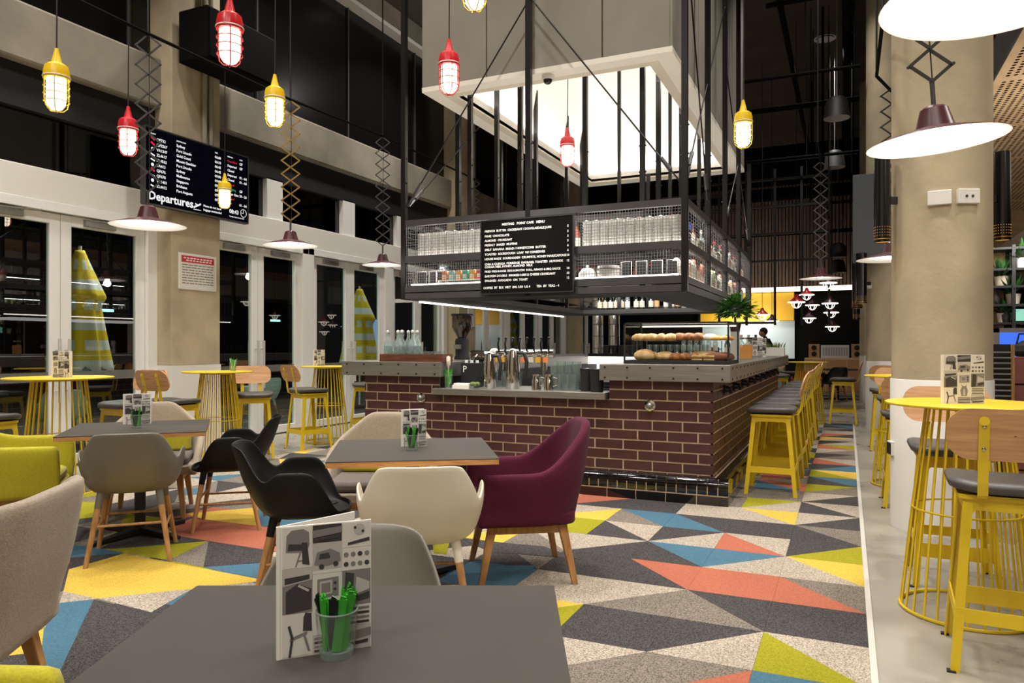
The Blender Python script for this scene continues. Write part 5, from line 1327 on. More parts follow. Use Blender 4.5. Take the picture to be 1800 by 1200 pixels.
# ================================================================== ON THE BAR
CT = 1.14
def swing_bottle(x, y, label):
    t = thing('water_bottle', label, 'bottle', (x, y, CT), random.uniform(0, 6), 'clear swing top water bottles')
    MB().lathe([(.001, 0), (.043, .0), (.045, .01), (.045, .16), (.035, .2), (.017, .235), (.015, .275), (.019, .28), (.019, .29)], 16, cap0=False, cap1=True).out('glass', K['bglass'], t, 40)
    MB().lathe([(.001, .002), (.041, .002), (.041, .155), (.001, .155)], 14, cap0=False, cap1=False).out('water', glass('water', 'BFE2E0', .05) if 'water' not in bpy.data.materials else bpy.data.materials['water'], t, 40)
    b = MB(); b.sphere((0, 0, .30), .017, 10, 6); b.out('stopper', K['cup'], t, 60)
    MB().tube([(.018, 0, .25), (.03, 0, .27), (.022, 0, .31), (0, 0, .32), (-.022, 0, .31), (-.03, 0, .27), (-.018, 0, .25)], .002, 5).out('bail_wire', K['chrome'], t); return t
for k, (x, y) in enumerate([(-4.26, 6.30), (-4.16, 6.33), (-4.08, 6.28), (-3.98, 6.32), (-4.21, 6.42), (-4.10, 6.43), (-4.0, 6.44)]): swing_bottle(x, y, 'clear swing top water bottle in the cluster on the left end of the bar')
t = thing('bar_tray', 'long brown timber tray of upturned glasses on the left steel counter', 'tray', (-3.86, 6.22, CT)); MB().box(-.36, .36, -.08, .12, .0, .012).out('base', K['wood'], t)
for nm, a in (('side', (-.36, .36, -.08, -.066, .012, .075)), ('side', (-.36, .36, .106, .12, .012, .075)), ('end', (-.36, -.346, -.066, .106, .012, .075)), ('end', (.346, .36, -.066, .106, .012, .075))): MB().box(*a).out(nm, K['wood'], t)
t.location = (-3.88, 6.16 + .04, CT)
gm_ = MB().lathe([(.001, 0), (.026, 0), (.034, .09), (.032, .09), (.024, .006), (.001, .006)], 12, cap0=False, cap1=False).mesh('tumbler', K['tglass'], 40)
def drink_glass(loc, label, grp, sc=1.0):
    o = bpy.data.objects.new('drinking_glass', gm_); COL.objects.link(o); o.location = loc; o.scale = (sc, sc, sc); return tag(o, label, 'glass', grp)
for i in range(9): drink_glass((-4.18 + i * .075, 6.22, CT + .0125), 'small glass standing in the timber tray on the left steel counter', 'glasses in the timber tray')
# coffee grinder
t = thing('coffee_grinder', 'coffee grinder with clear hopper on the left of the bar', 'coffee grinder', (-4.0, 7.4, CT)); MB().lathe([(.09, 0), (.09, .02), (.075, .05), (.08, .2), (.07, .24)], 20, cap0=True, cap1=True).out('body', K['black'], t, 40)
MB().lathe([(.05, .24), (.06, .27), (.115, .36), (.115, .5)], 20, cap0=False, cap1=False).out('hopper', glass('smoked_hopper', '9A9498', .1), t, 40); MB().lathe([(.04, .245), (.10, .36), (.001, .37)], 16, cap0=True, cap1=False).out('beans', K['c_br'], t, 40); MB().cyl((0, 0, .5), (0, 0, .52), .125, n=20).out('lid', K['black'], t, 40); MB().box(-.03, .03, -.14, -.06, .12, .17).out('chute', K['steel'], t)
# juicer with steel head standing at the end of the raised counter
t = thing('juicer', 'black juicer with polished steel head at the left end of the low worktop', 'juicer', (-3.41, 6.74, .89)); MB().box(-.09, .09, -.1, .1, 0, .26).out('body', K['black'], t, bevel=.015); MB().box(-.095, .095, -.12, .11, .26, .36).out('head', K['chrome'], t, bevel=.03); MB().cyl((0, -.12, .3), (0, -.17, .28), .025, n=12).out('spout', K['chrome'], t, 40)
# low worktop items
WT = .89
t = tumbler(-3.50, 6.2, WT, 'tall glass of green straws and a pale brush at the left of the worktop', 12, h=.13, r=.045, n=14); MB().lathe([(.008, .02), (.008, .2), (.022, .23), (.02, .3), (.001, .31)], 10).out('brush', K['c_crm'], t, 60)
t = thing('sugar_box', 'black box with a white letter and cups of stirrers on the low worktop', 'box', (-3.36, 6.42, WT)); MB().box(-.09, .09, -.06, .06, 0, .24).out('box', K['black'], t, bevel=.004); text('P', .09, (-.07, -.061, .15), (1, 0, 0), (0, 0, 1), K['wletter'], t, 'white_letter')
for i in range(3): MB().cyl((-.06 + i * .06, 0, .24), (-.06 + i * .06, 0, .265), .016).out('stirrer_top', K['cup'], t)
t = thing('napkin_tray', 'small white napkin tray on the low worktop', 'tray', (-3.34, 6.2, WT)); MB().box(-.09, .09, -.05, .05, 0, .035).out('tray', K['paper'], t); MB().box(-.08, .08, -.04, .04, .035, .05).out('napkins', K['cup'], t)
t = thing('fruit_bowl', 'little dish of lime wedges on the low worktop', 'dish', (-3.20, 6.18, WT)); MB().lathe([(.001, 0), (.04, 0), (.07, .05), (.066, .05), (.04, .008), (.001, .008)], 16, cap0=False, cap1=False).out('dish', K['cglass'], t, 40)
for i in range(5): MB().sphere((.03 * math.cos(i * 1.3), .03 * math.sin(i * 1.3), .045), .022, 8, 6).out('lime_wedge', K['c_ol'], t, 60)
def shaker(x, y, label, h=.33):
    t = thing('steel_pitcher', label, 'pitcher', (x, y, WT), random.uniform(-.3, .3), 'tall polished pitchers')
    MB().lathe([(.001, 0), (.06, 0), (.063, .01), (.066, h * .5), (.055, h * .85), (.05, h), (.02, h + .02), (.001, h + .022)], 24, cap0=False, cap1=False).out('body', K['chrome'], t, 40)
    MB().tube([(.05, 0, h * .95), (.11, 0, h * .93), (.135, 0, h * .7), (.12, 0, h * .4), (.115, 0, h * .25)], .018, 8).out('handle', K['black'], t, 60)
    MB().tube([(-.045, 0, h * .9), (-.07, 0, h * .98), (-.08, 0, h * 1.02)], .012, 8).out('spout', K['black'], t, 60); return t
shaker(-3.12, 6.33, 'tall polished steel pitcher with black handle on the low worktop, left one'); shaker(-2.89, 6.36, 'tall polished steel pitcher with black handle on the low worktop, right one', .36)
for i in range(5):
    for j in range(2): drink_glass((-3.30 + i * .078, 6.60 + j * .08, WT), 'upright glass on the low worktop behind the pitchers', 'glasses behind the pitchers', 1.7)
mlk = MB().lathe([(.001, 0), (.045, 0), (.047, .09), (.036, .12), (.041, .145), (.038, .145), (.033, .12), (.043, .09), (.04, .01), (.001, .008)], 16, cap0=False, cap1=False).mesh('milk_jug', K['chrome'], 40)
for i in range(2):
    t = thing('milk_jug', 'polished steel milk jug on the low worktop, %s' % ['left', 'right'][i], 'jug', (-2.58 + i * .12, 6.2, WT), 0, 'steel milk jugs'); o = bpy.data.objects.new('body', mlk); COL.objects.link(o); o.parent = t; MB().tube([(.045, 0, .12), (.08, 0, .11), (.08, 0, .05), (.046, 0, .04)], .005, 6).out('handle', K['chrome'], t, 60)
for i in range(4):
    for j in range(3): drink_glass((-2.50 + i * .075, 6.36 + j * .08, WT), 'glass in the rack right of the beer taps', 'glasses right of the taps', 1.6)
for i in range(4): drink_glass((-2.50 + i * .075, 6.44, WT + .1445), 'glass stacked upside down in the rack right of the beer taps', 'stacked glasses right of the taps', 1.3)
t = thing('bar_mat', 'black rubber tray stack on the low worktop', 'tray', (-2.1, 6.55, WT))
for k in range(3): MB().box(-.16, .16, -.1, .1, k * .03, k * .03 + .022).out('mat', K['black'], t, bevel=.004)
for k, x in enumerate((-1.995, -2.12)):
    t = thing('black_tub', 'tall black tub on the low worktop by the raised counter, %s' % ['right one', 'left one'][k], 'tub', (x - .015, 6.22 + .09 * k, WT)); MB().lathe([(.001, 0), (.055, 0), (.062, .2), (.056, .2), (.05, .008), (.001, .008)], 20, cap0=False, cap1=False).out('tub', K['black'], t, 40); MB().ring((0, 0, .2), .062, .004, 20, 6).out('rim', K['blackg'], t)
# beer font with taps
t = thing('beer_font', 'polished steel beer font with a long row of tap handles', 'beer tap', (-2.52, 6.7, WT))
for sx in (-.2, .2): MB().cyl((sx, 0, 0), (sx, 0, .33), .032, n=16).out('column', K['chrome'], t, 40)
MB().cyl((-.33, 0, .33), (.31, 0, .33), .042, n=16).out('cross_tube', K['chrome'], t, 40); MB().sphere((-.34, 0, .33), .055, 14, 10).out('end_ball', K['cup'], t, 60)
for k in range(8):
    x = -.27 + k * .077; p = MB(); p.cyl((x, -.04, .32), (x, -.12, .30), .013, n=8); p.cyl((x, -.11, .30), (x, -.115, .23), .009, n=8); tp = p.out('tap', K['chrome'], t, 40)
    h = MB(); h.tube([(x, -.04, .36), (x, -.06, .42), (x, -.04, .47)], .010, 8); h.sphere((x, -.038, .48), .015, 8, 6); h.out('tap_handle', K['blackg'], tp, 60)
    MB().box(x - .026, x + .026, -.128, -.118, .245, .295).out('badge', K[['o5', 'o5', 'c_dk', 'o5', 'o1', 'c_crm', 'o5', 'o1'][k]], tp)
t.location = (-2.92, 6.72, WT)
isl = thing('island_bench', 'steel topped island bench inside the bar', 'bench', (-2.9, 9.3, 0)); MB().box(-.8, .8, -.35, .35, 0, .86).out('cabinet', K['steel'], isl); MB().box(-.82, .82, -.37, .37, .86, .90).out('bench_top', K['steel'], isl, bevel=.004)
# back counter wares
for k in range(4):
    t = thing('black_basket', 'black basket on the back counter, number %s' % ['one', 'two', 'three', 'four'][k], 'basket', (-3.62 + k * .13, 11.75, 1.17), 0, 'black baskets on the back counter'); MB().lathe([(.001, 0), (.05, 0), (.062, .13), (.056, .13), (.046, .01), (.001, .01)], 14, cap0=False, cap1=False).out('body', K['black'], t, 40); MB().ring((0, 0, .13), .062, .005, 16, 6).out('rim', K['g1'], t)
for k in range(9): drink_glass((-2.9 + k * .11, 11.7, 1.17), 'stemless glass in the row on the back counter', 'glasses on the back counter', 1.6)
for k in range(6): put_bottle(3, (-2.4 + k * .1, 11.95, 1.17), 'clear bottle on the back counter behind the pastry case', 'bottles on the back counter')

# ================================================================== PASTRY CASE
px0, px1, py0, py1, pz0, pz1 = -1.78, -.885, 6.26, 6.86, 1.142, 1.50
pc = thing('pastry_case', 'black framed glass pastry display case on the right steel counter', 'display case', (0, 0, 0))
MB().box(px0, px1, py0, py1, pz0, pz0 + .03).out('base', K['black'], pc)
fr = MB(); e = .014
for x in (px0, px1 - e):
    for y in (py0, py1 - e): fr.box(x, x + e, y, y + e, pz0 + .03, pz1)
for y in (py0, py1 - e): fr.box(px0, px1, y, y + e, pz1 - e, pz1)
for x in (px0, px1 - e): fr.box(x, x + e, py0, py1, pz1 - e, pz1)
fr.out('frame', K['black'], pc)
for nm, a in (('front_pane', (px0 + e, px1 - e, py0 + .003, py0 + .007, pz0 + .03, pz1 - e)), ('side_pane', (px0 + .003, px0 + .007, py0 + e, py1 - e, pz0 + .03, pz1 - e)), ('side_pane', (px1 - .007, px1 - .003, py0 + e, py1 - e, pz0 + .03, pz1 - e)), ('top_pane', (px0 + e, px1 - e, py0 + e, py1 - e, pz1 - .008, pz1 - .004)), ('glass_shelf', (px0 + .05, px1 - .05, py0 + .1, py1 - .06, 1.338, 1.344))): MB().box(*a).out(nm, K['case_glass'], pc)
sf = MB()
for x in (px0 + .08, px1 - .08):
    for y in (py0 + .14, py1 - .1): sf.cyl((x, y, pz0 + .03), (x, y, 1.338), .004, n=6)
sf.out('shelf_post', K['chrome'], pc)
MB().box(px0 + .02, px1 - .02, py1 - .03, py1 - .02, pz1 - .03, pz1 - .016).out('led_strip', K['ledlo'], pc)
lamp('AREA', ((px0 + px1) / 2, py0 + .2, pz1 - .02), 3.0, WARM, .8, ((px0 + px1) / 2, py0 + .22, 0), size_y=.1)
for nm, z, ya, yb in (('pastry_tray', pz0 + .03, py0 + .06, py1 - .1), ('pastry_tray', 1.344, py0 + .12, py1 - .1)):
    pass
def blob(m, sc, seed):
    rr = random.Random(seed); b = MB(); n, k = 14, 8; vs = []
    b.sphere((0, 0, 0), 1, n, k, sc=sc); b.v = [(x * (1 + rr.uniform(-.07, .07)), y * (1 + rr.uniform(-.07, .07)), max(z, -sc[2] * .55) + sc[2] * .55) for x, y, z in b.v]
    return b.mesh('pastry', m, 180)
def croissant(m):
    b = MB(); secs = []
    for i in range(11):
        t = -1 + .2 * i; a = t * 1.15; r = .032 * (1 - t * t) ** .6 + .006; r *= 1 + .12 * (i % 2); cx_, cy_ = .075 * math.sin(a), .05 - .07 * math.cos(a)
        secs.append([(cx_ + r * math.cos(q_) * math.sin(a + math.pi / 2) * 0 + r * math.cos(q_) * -math.sin(a), cy_ + r * math.cos(q_) * math.cos(a), max(r * math.sin(q_), -r * .6) + .02) for q_ in [2 * math.pi * k / 10 for k in range(10)]])
    b.loft(secs); return b.mesh('croissant', m, 180, True)
PM = dict(loaf=blob(K['bread'], (.10, .07, .062), 1), loaf2=blob(K['bread'], (.09, .07, .05), 2), bun=blob(K['crust'], (.05, .05, .042), 3), choc=blob(K['c_br'], (.11, .07, .045), 4), sugar=blob(K['sugar'], (.055, .05, .036), 5), danish=blob(K['o3'], (.058, .05, .025), 6), croi=croissant(K['bread']))
def pastry(k, loc, label, grp, rz=0, nm='pastry'):
    o = bpy.data.objects.new(nm, PM[k]); COL.objects.link(o); o.location = loc; o.rotation_euler = (0, 0, rz); return tag(o, label, 'pastry', grp)
zl = pz0 + .031; zu = 1.346
pastry('loaf', (-1.63, 6.42, zl), 'pale round loaf at the left of the lower case shelf, front', 'pale loaves', 0, 'bread_loaf'); pastry('loaf2', (-1.64, 6.62, zl), 'pale round loaf at the left of the lower case shelf, rear', 'pale loaves', .4, 'bread_loaf'); pastry('loaf2', (-1.46, 6.45, zl), 'pale loaf beside the cookies on the lower case shelf', 'pale loaves', .2, 'bread_loaf')
for i in range(6): pastry('bun', (-1.36 + (i % 3) * .08, 6.40 + (i // 3) * .11, zl), 'brown seeded bun in the heap on the lower case shelf', 'brown buns', i)
for i in range(4): pastry('loaf2', (-1.17 + (i % 2) * .07, 6.50 + (i // 2) * .12, zl), 'cut pale bread roll in the middle of the lower case shelf', 'cut bread rolls', i, 'bread_roll')
for i in range(2):
    t = thing('sandwich', 'filled sandwich with dark filling at the front of the lower case shelf, %s' % ['left', 'right'][i], 'sandwich', (-1.16 + i * .1, 6.34, zl), .1); MB().box(-.045, .045, -.03, .03, 0, .018).out('bread', K['bread'], t, bevel=.004); MB().box(-.046, .046, -.031, .031, .018, .026).out('filling', K['c_br'], t); MB().box(-.045, .045, -.03, .03, .026, .044).out('bread', K['bread'], t, bevel=.004)
for i in range(3): pastry('choc', (-1.0, 6.40 + i * .13, zl), 'dark chocolate loaf at the right of the lower case shelf', 'dark loaves', .1 * i, 'chocolate_loaf')
for i in range(8): pastry('croi', (-1.67 + (i % 4) * .085, 6.42 + (i // 4) * .15, zu), 'golden croissant at the left of the upper case shelf', 'croissants', i * .8, 'croissant')
for i in range(6): pastry('bun', (-1.33 + (i % 3) * .08, 6.44 + (i // 3) * .13, zu), 'brown bun in the middle of the upper case shelf', 'buns on the upper shelf', i)
for i in range(4): pastry('sugar', (-1.17 + (i % 2) * .09, 6.46 + (i // 2) * .13, zu), 'sugar dusted pastry on the upper case shelf', 'sugared pastries', i)
for i in range(4): pastry('danish', (-1.02 + (i % 2) * .08, 6.45 + (i // 2) * .13, zu), 'orange glazed danish at the right of the upper case shelf', 'danishes', i)
# beyond the case on the right arm
t = thing('potted_fern', 'bushy green plant in a dark pot on a tall pale plinth behind the pastry case', 'plant', (-1.035, 7.75, CT)); MB().box(-.04, .04, -.04, .04, 0, .30).out('plinth', K['cup'], t, bevel=.004); MB().lathe([(.001, .3), (.045, .3), (.06, .39), (.054, .39), (.045, .31)], 16, cap0=False, cap1=False).out('pot', K['maroon'], t, 40)
MB().cyl((0, 0, .31), (0, 0, .45), .012, n=8).out('stem', K['c_br'], t)
lf = MB(); rr = random.Random(4)
for k in range(640):
    a = rr.uniform(0, 6.283); e_ = rr.uniform(-.35, 1.45); L = rr.uniform(.12, .27); c = Vector((0, 0, .50)); d = Vector((math.cos(a) * math.cos(e_), math.sin(a) * math.cos(e_), math.sin(e_) * .85)); p = c + d * L * rr.uniform(.3, .8); q_ = p + d * .09 + Vector((0, 0, -.02)); sd = d.cross(Vector((0, 0, 1))).normalized() * .016; mid = p.lerp(q_, .5) + Vector((0, 0, .008))
    lf._add([p, mid + sd, q_, mid - sd], [(0, 1, 2, 3)], k % 2)
tag(lf.out('foliage', [K['green'], K['green2']], t), kind='stuff')
t = thing('cookie_jar', 'glass jar of orange biscuits on the bar beyond the pastry case', 'jar', (-1.05, 8.7, CT)); MB().lathe([(.001, 0), (.08, 0), (.085, .02), (.085, .2), (.07, .23)], 18, cap0=False, cap1=True).out('jar', K['cglass'], t, 40); MB().lathe([(.001, .01), (.075, .01), (.075, .16), (.001, .17)], 16, cap0=False, cap1=False).out('biscuits', K['o3'], t, 40); MB().cyl((0, 0, .23), (0, 0, .25), .075, n=18).out('lid', K['chrome'], t, 40)
menu_card(-1.12, 9.4, CT, R(30), 'white menu card standing on the bar beyond the biscuit jar', w=.2, h=.26, seed=2)
menu_card(-1.2, 10.6, CT, R(20), 'white menu card standing farther along the bar', w=.2, h=.26, seed=1)
for k in range(5): put_bottle(random.choice([0, 1, 3]), (-1.45 + k * .09, 10.1, CT), 'bottle standing on the far half of the right bar arm', 'bottles on the far bar arm')
t = thing('planter_trough', 'white trough of low green herbs at the far end of the bar', 'planter', (-1.15, 12.0, CT)); MB().box(-.28, .28, -.09, .09, 0, .13).out('trough', K['wpaint'], t, bevel=.006)
lf = MB()
for k in range(120):
    x, y = rr.uniform(-.27, .27), rr.uniform(-.09, .09); lf.bar((x, y, .12), (x + rr.uniform(-.04, .04), y + rr.uniform(-.03, .03), rr.uniform(.16, .22)), .02, .003, w2=.004)
tag(lf.out('herbs', K['c_ol'], t), kind='stuff')
# ================================================================== TERRACE UMBRELLAS, CHAIRS
def umbrella(x, y, label, zt=2.52, zb=.95, r=.26):
    t = thing('folded_umbrella', label, 'umbrella', (x, y, -.02), 0, 'folded terrace umbrellas')
    MB().cyl((0, 0, 0), (0, 0, zt + .06), .022, n=10).out('pole', K['wframe'], t, 40); MB().cyl((0, 0, 0), (0, 0, .08), .25, n=20).out('base', K['black'], t, 40)
    n = 32; rows = []
    for i in range(37):
        q_ = i / 36; z = zb + (zt - zb) * (1 - q_); rad = r * (.12 + .55 * min(1, q_ * 2.6) - .16 * sm((q_ - .38) / .1) + .45 * max(0, q_ - .42)); row = []
        for k in range(n):
            a = 2 * math.pi * k / n; f = 1 + .22 * q_ * math.cos(8 * a); zz = z - (.05 * math.cos(8 * a) if i == 36 else 0); row.append((rad * f * math.cos(a), rad * f * math.sin(a), zz))
        rows.append(row)
    for m, keys in (('y', 0), ('w', 1)): pass
    b = MB(); b.grid(rows, True); b.m = [(0 if ((idx // n) // 3) % 2 == 0 or ((idx % n) // 2) % 2 == 0 and ((idx // n) // 3) % 4 == 1 else 1) for idx in range(len(b.f))]
    b.out('striped_canopy', [mat('umbrella_yellow', 'EFCB1C', .8) if 'umbrella_yellow' not in bpy.data.materials else bpy.data.materials['umbrella_yellow'], K['cup']], t, 180, solid=.006); return t
umbrella(-9.05, 6.35, 'folded yellow and white checked umbrella outside the first glass door', 2.55, 1.0, .42)
umbrella(-9.3, 12.7, 'folded yellow checked umbrella outside the third glass door', 2.5, .9, .46)
umbrella(-9.0, 19.5, 'folded yellow checked umbrella outside the far glass doors', 2.5, .9, .4)
sc_ = bpy.data.objects.get('shell_armchair')
def mint_chair(x, y, rz, label):
    t = shell_chair(x, y, rz, 'mint', label); t.location.z = -.02; t.name = 'terrace_chair'; t['group'] = 'pale terrace chairs'; return t
mint_chair(-8.75, 4.6, R(100), 'pale green plastic chair outside the first glass door, left one'); mint_chair(-8.75, 5.9, R(60), 'pale green plastic chair outside the first glass door, right one'); mint_chair(-8.8, 9.3, R(80), 'pale green plastic chair outside the second glass door')
t = thing('terrace_table', 'dark round terrace table outside the first glass door', 'table', (-9.4, 5.2, -.02)); MB().cyl((0, 0, .71), (0, 0, .74), .4, n=28).out('tabletop', K['black'], t, 40); MB().cyl((0, 0, 0), (0, 0, .71), .03).out('column', K['black'], t); MB().cyl((0, 0, 0), (0, 0, .02), .25, n=20).out('base', K['black'], t)
t = thing('blue_terrace_screen', 'blue lit screen glowing outside the far glass doors', 'screen', (-11.5, 16.2, 0)); MB().box(-.03, 0, -.5, .5, 1.3, 2.0).out('display', K['bluel2'], t); MB().box(-.06, -.03, -.52, .52, 1.28, 2.02).out('casing', K['black'], t); MB().cyl((-.05, 0, -.02), (-.05, 0, 1.3), .04).out('stand', K['black'], t)

# ================================================================== RIGHT: SHELVING, KIOSK, CABINET
sh = thing('black_shelving', 'tall open black steel shelving with plants at the right edge', 'shelving', (0, 10.0, 0))
for x in (1.47, 1.73, 2.6):
    for y in (0, .36): MB().box(x - .018, x + .018, y - .018, y + .018, 0, 2.45).out('upright', K['black'], sh)
SZ = [.5, .95, 1.34, 1.54, 1.75, 1.96, 2.16, 2.4]
for z in SZ: MB().box(1.46, 2.62, -.01, .37, z, z + .025).out('shelf_board', K['black'], sh)
lamp('AREA', (1.8, 9.6, 2.5), 9, WARM, .3, (1.8, 10.3, 1.6))
MB().box(1.46, 1.70, .385, .41, 0, 2.45).out('back_panel', mat('shelf_back_tan', 'C9AA74', .7), sh)
rr = random.Random(9)
def pot_plant(x, y, z, label, n=60, s=1.0):
    t = thing('potted_plant', label, 'plant', (x, y, z)); MB().lathe([(.001, 0), (.05 * s, 0), (.065 * s, .1 * s), (.058 * s, .1 * s), (.04 * s, .01)], 14, cap0=False, cap1=False).out('pot', K[rr.choice(['cup', 'c_crm', 'c_dk'])], t, 40); lf = MB()
    for k in range(n):
        a = rr.uniform(0, 6.28); e_ = rr.uniform(.1, 1.4); d = Vector((math.cos(a) * math.cos(e_), math.sin(a) * math.cos(e_), math.sin(e_))); p = Vector((0, 0, .09 * s)) + d * .03; q_ = p + d * rr.uniform(.08, .2) * s; sd = d.cross(Vector((0, 0, 1))).normalized() * .016 * s; m_ = p.lerp(q_, .6)
        lf._add([p, m_ + sd, q_, m_ - sd], [(0, 1, 2, 3)])
    tag(lf.out('leaves', K['green2'], t), kind='stuff'); return t
pot_plant(1.64, 10.15, 1.985, 'leafy plant in a pot on an upper board of the black shelving', 70, 1.2); pot_plant(1.75, 10.14, 1.775, 'trailing plant in a pot on the middle board of the black shelving', 70, 1.2); pot_plant(1.66, 10.16, 1.565, 'small plant in a pot low on the black shelving', 60, 1.1); pot_plant(1.84, 10.12, 2.185, 'plant in a pale pot beside the screen on the black shelving', 60, 1.2)
for k in range(3):
    t = thing('dark_vase', 'dark narrow vase on the black shelving, %s' % ['upper', 'middle', 'lower'][k], 'vase', (1.57 + k * .11, 10.12, [1.775, 1.565, 1.365][k])); MB().lathe([(.001, 0), (.04, 0), (.055, .08), (.02, .16), (.025, .2)], 14, cap0=False).out('body', K['c_dk'], t, 40); MB().ring((0, 0, .2), .024, .003, 12, 5).out('lip', K['c_dk'], t)
t = thing('shelf_television', 'small television with a bright picture on the black shelving', 'television', (1.78, 10.2, 1.565), R(90)); MB().box(-.02, .02, -.45, .03, .01, .165).out('casing', K['black'], t); MB().box(-.024, -.02, -.43, .01, .02, .155).out('picture', emit('tv_picture', '9CE0C8', 1.0), t); MB().box(-.03, .03, -.25, -.15, 0, .01).out('foot', K['black'], t)
kb = thing('kiosk_cabinet', 'pink timber drawer cabinet lit blue behind, at the right edge', 'cabinet', (1.54, 7.6, 0))
MB().box(-.28, .38, -.2, .25, 0, 1.2).out('carcass', K['c_dk'], kb)
for k in range(5):
    z = .02 + k * .24; d = MB().box(-.27, .37, -.222, -.2, z, z + .225).out('drawer', K['pink'], kb, bevel=.004)
    MB().sphere((.05, -.235, z + .11), .016, 10, 6).out('knob', K['black'], d, 60)
t = thing('black_kettle', 'round black kettle on the pink drawer cabinet', 'kettle', (1.42, 7.58, 1.2)); MB().lathe([(.001, 0), (.09, 0), (.12, .05), (.11, .1), (.05, .14), (.001, .15)], 22, cap0=False, cap1=False).out('body', K['black'], t, 40); MB().tube([(-.09, 0, .1), (-.07, 0, .2), (.07, 0, .2), (.09, 0, .1)], .008, 6).out('handle', K['black'], t, 60); MB().tube([(.1, 0, .06), (.15, 0, .1), (.17, 0, .13)], .014, 8).out('spout', K['black'], t, 60)
bl = thing('blue_light_panel', 'blue lit panel in a steel frame behind the pink cabinet', 'light panel', (1.60, 8.05, 0)); MB().box(-.32, .5, 0, .02, .9, 1.42).out('glow', K['bluel'], bl); f = MB(); f.box(-.36, -.32, -.02, .04, 0, 1.46); f.box(.5, .54, -.02, .04, 0, 1.46); f.box(-.36, .54, -.02, .04, 1.42, 1.46); f.out('frame', K['steel'], bl)
lv = thing('louvre_vent', 'black louvred vent standing beside the nearest round column', 'vent', (1.17, 7.2, 0)); MB().box(-.16, -.15, -.02, .03, .35, 1.31).out('side', K['black'], lv); MB().box(.06, .08, -.02, .03, 0, 1.31).out('side', K['oak'], lv); MB().box(-.16, .08, .03, .04, 0, 1.31).out('back', K['black'], lv); MB().box(-.16, .06, -.02, .03, 0, .35).out('plinth', K['black'], lv)
for k in range(20): MB().bar((-.15, -.01, .39 + k * .045), (.06, -.01, .39 + k * .045), .004, .012).out('slat', K['steel'], lv)

# ================================================================== FAR END
def simple_table(x, y, label, r=.38, z=.74, key='lam'):
    t = thing('cafe_table', label, 'table', (x, y, 0), .3); MB().prism(rrect(2 * r, 2 * r, .01, 2), z - .03, z).out('tabletop', K[key], t); MB().cyl((0, 0, 0), (0, 0, z - .03), .03).out('column', K['black'], t, 40); b = MB(); b.bar((-.32, 0, .02), (.32, 0, .02), .05, .03); b.bar((0, -.32, .02), (0, .32, .02), .05, .03); b.out('cross_base', K['black'], t); return t
simple_table(-.9, 16.8, 'grey cafe table at the far end beyond the carpet'); simple_table(-1.9, 18.0, 'pale cafe table before the kitchen', key='plyedge'); simple_table(-.2, 19.3, 'grey cafe table before the black far wall')
K['redch'] = mat('red_plastic', 'C23026', .45)
shell_chair(-.75, 16.0, R(10), 'redch', 'red plastic shell chair at the far end beyond the carpet'); shell_chair(-.3, 18.5, R(150), 'k_shell', 'black shell chair at the far end before the black wall'); shell_chair(-1.7, 17.0, R(60), 'mint', 'pale shell chair before the far kitchen')
ct = thing('kitchen_counter', 'pale kitchen service counter below the yellow wall', 'counter', (-2.9, 20.6, 0)); MB().box(-1.4, 1.4, -.3, .3, 0, 1.0).out('body', K['kitchen'], ct); MB().box(-1.45, 1.45, -.35, .35, 1.0, 1.05).out('top', K['steel'], ct)
for k, dx in enumerate((-1.0, -.4, .3, .9)):
    t = thing('kitchen_pot', 'steel pot on the kitchen counter, %s from the left' % ['first', 'second', 'third', 'fourth'][k], 'pot', (-2.9 + dx, 20.6, 1.05), 0, 'pots on the kitchen counter'); MB().lathe([(.001, 0), (.13, 0), (.135, .2), (.125, .2), (.12, .01)], 16, cap0=False, cap1=False).out('body', K['chrome'], t, 40); MB().tube([(.13, 0, .15), (.2, 0, .16), (.2, .02, .15)], .01, 6).out('handle', K['black'], t)
# hi-fi with wooden speakers on a low sideboard
sb = thing('sideboard', 'pale low sideboard before the black far wall', 'sideboard', (-.25, 20.6, 0)); MB().box(-.75, .75, -.2, .2, .1, .98).out('carcass', K['birch'], sb)
for k in range(3): MB().box(-.72 + k * .49, -.26 + k * .49, -.215, -.2, .14, .94).out('door', K['ply'], sb)
for sx in (-.7, .7): MB().box(sx - .03, sx + .03, -.15, .15, 0, .1).out('foot', K['black'], sb)
for k, dx in enumerate((-.52, .48)):
    t = thing('wooden_speaker', 'small wooden speaker with dark cones at the %s of the sideboard' % ['left', 'right'][k], 'speaker', (-.25 + dx, 20.55, .98)); MB().box(-.13, .13, -.12, .12, 0, .36).out('cabinet', K['ply'], t)
    for z in (.1, .26): MB().cyl((0, -.12, z), (0, -.126, z), .065, n=16).out('cone', K['black'], t)
t = thing('white_amplifier', 'white fronted console between the wooden speakers', 'console', (-.28, 20.55, .98)); MB().box(-.33, .33, -.12, .12, 0, .33).out('body', K['paper'], t, bevel=.004)
for i in range(10): MB().box(-.28 + i * .06, -.24 + i * .06, -.125, -.12, .06, .27).out('grille_slot', K['g3'], t)
# hanging steel grid shelf in the middle distance
hg = thing('hanging_grid_rack', 'black steel rod grid hung from the ceiling before the yellow wall', 'rack', (0, 17.2, 0))
xs = [-3.1, -2.65, -2.05, -1.45, -.9, -.35]
for x in xs: MB().box(x - .025, x + .025, -.025, .025, 1.75, 5.2).out('upright', K['black'], hg)
for z in (1.78, 3.15, 3.75, 4.35, 4.95): MB().box(xs[0], xs[-1] if z > 2 else xs[3], -.022, .022, z, z + .045).out('rail', K['black'], hg)
for x in (xs[0], xs[-1]): MB().cyl((x, 0, 5.2), (x, 0, CEIL), .012, n=6).out('hanger', K['black'], hg)
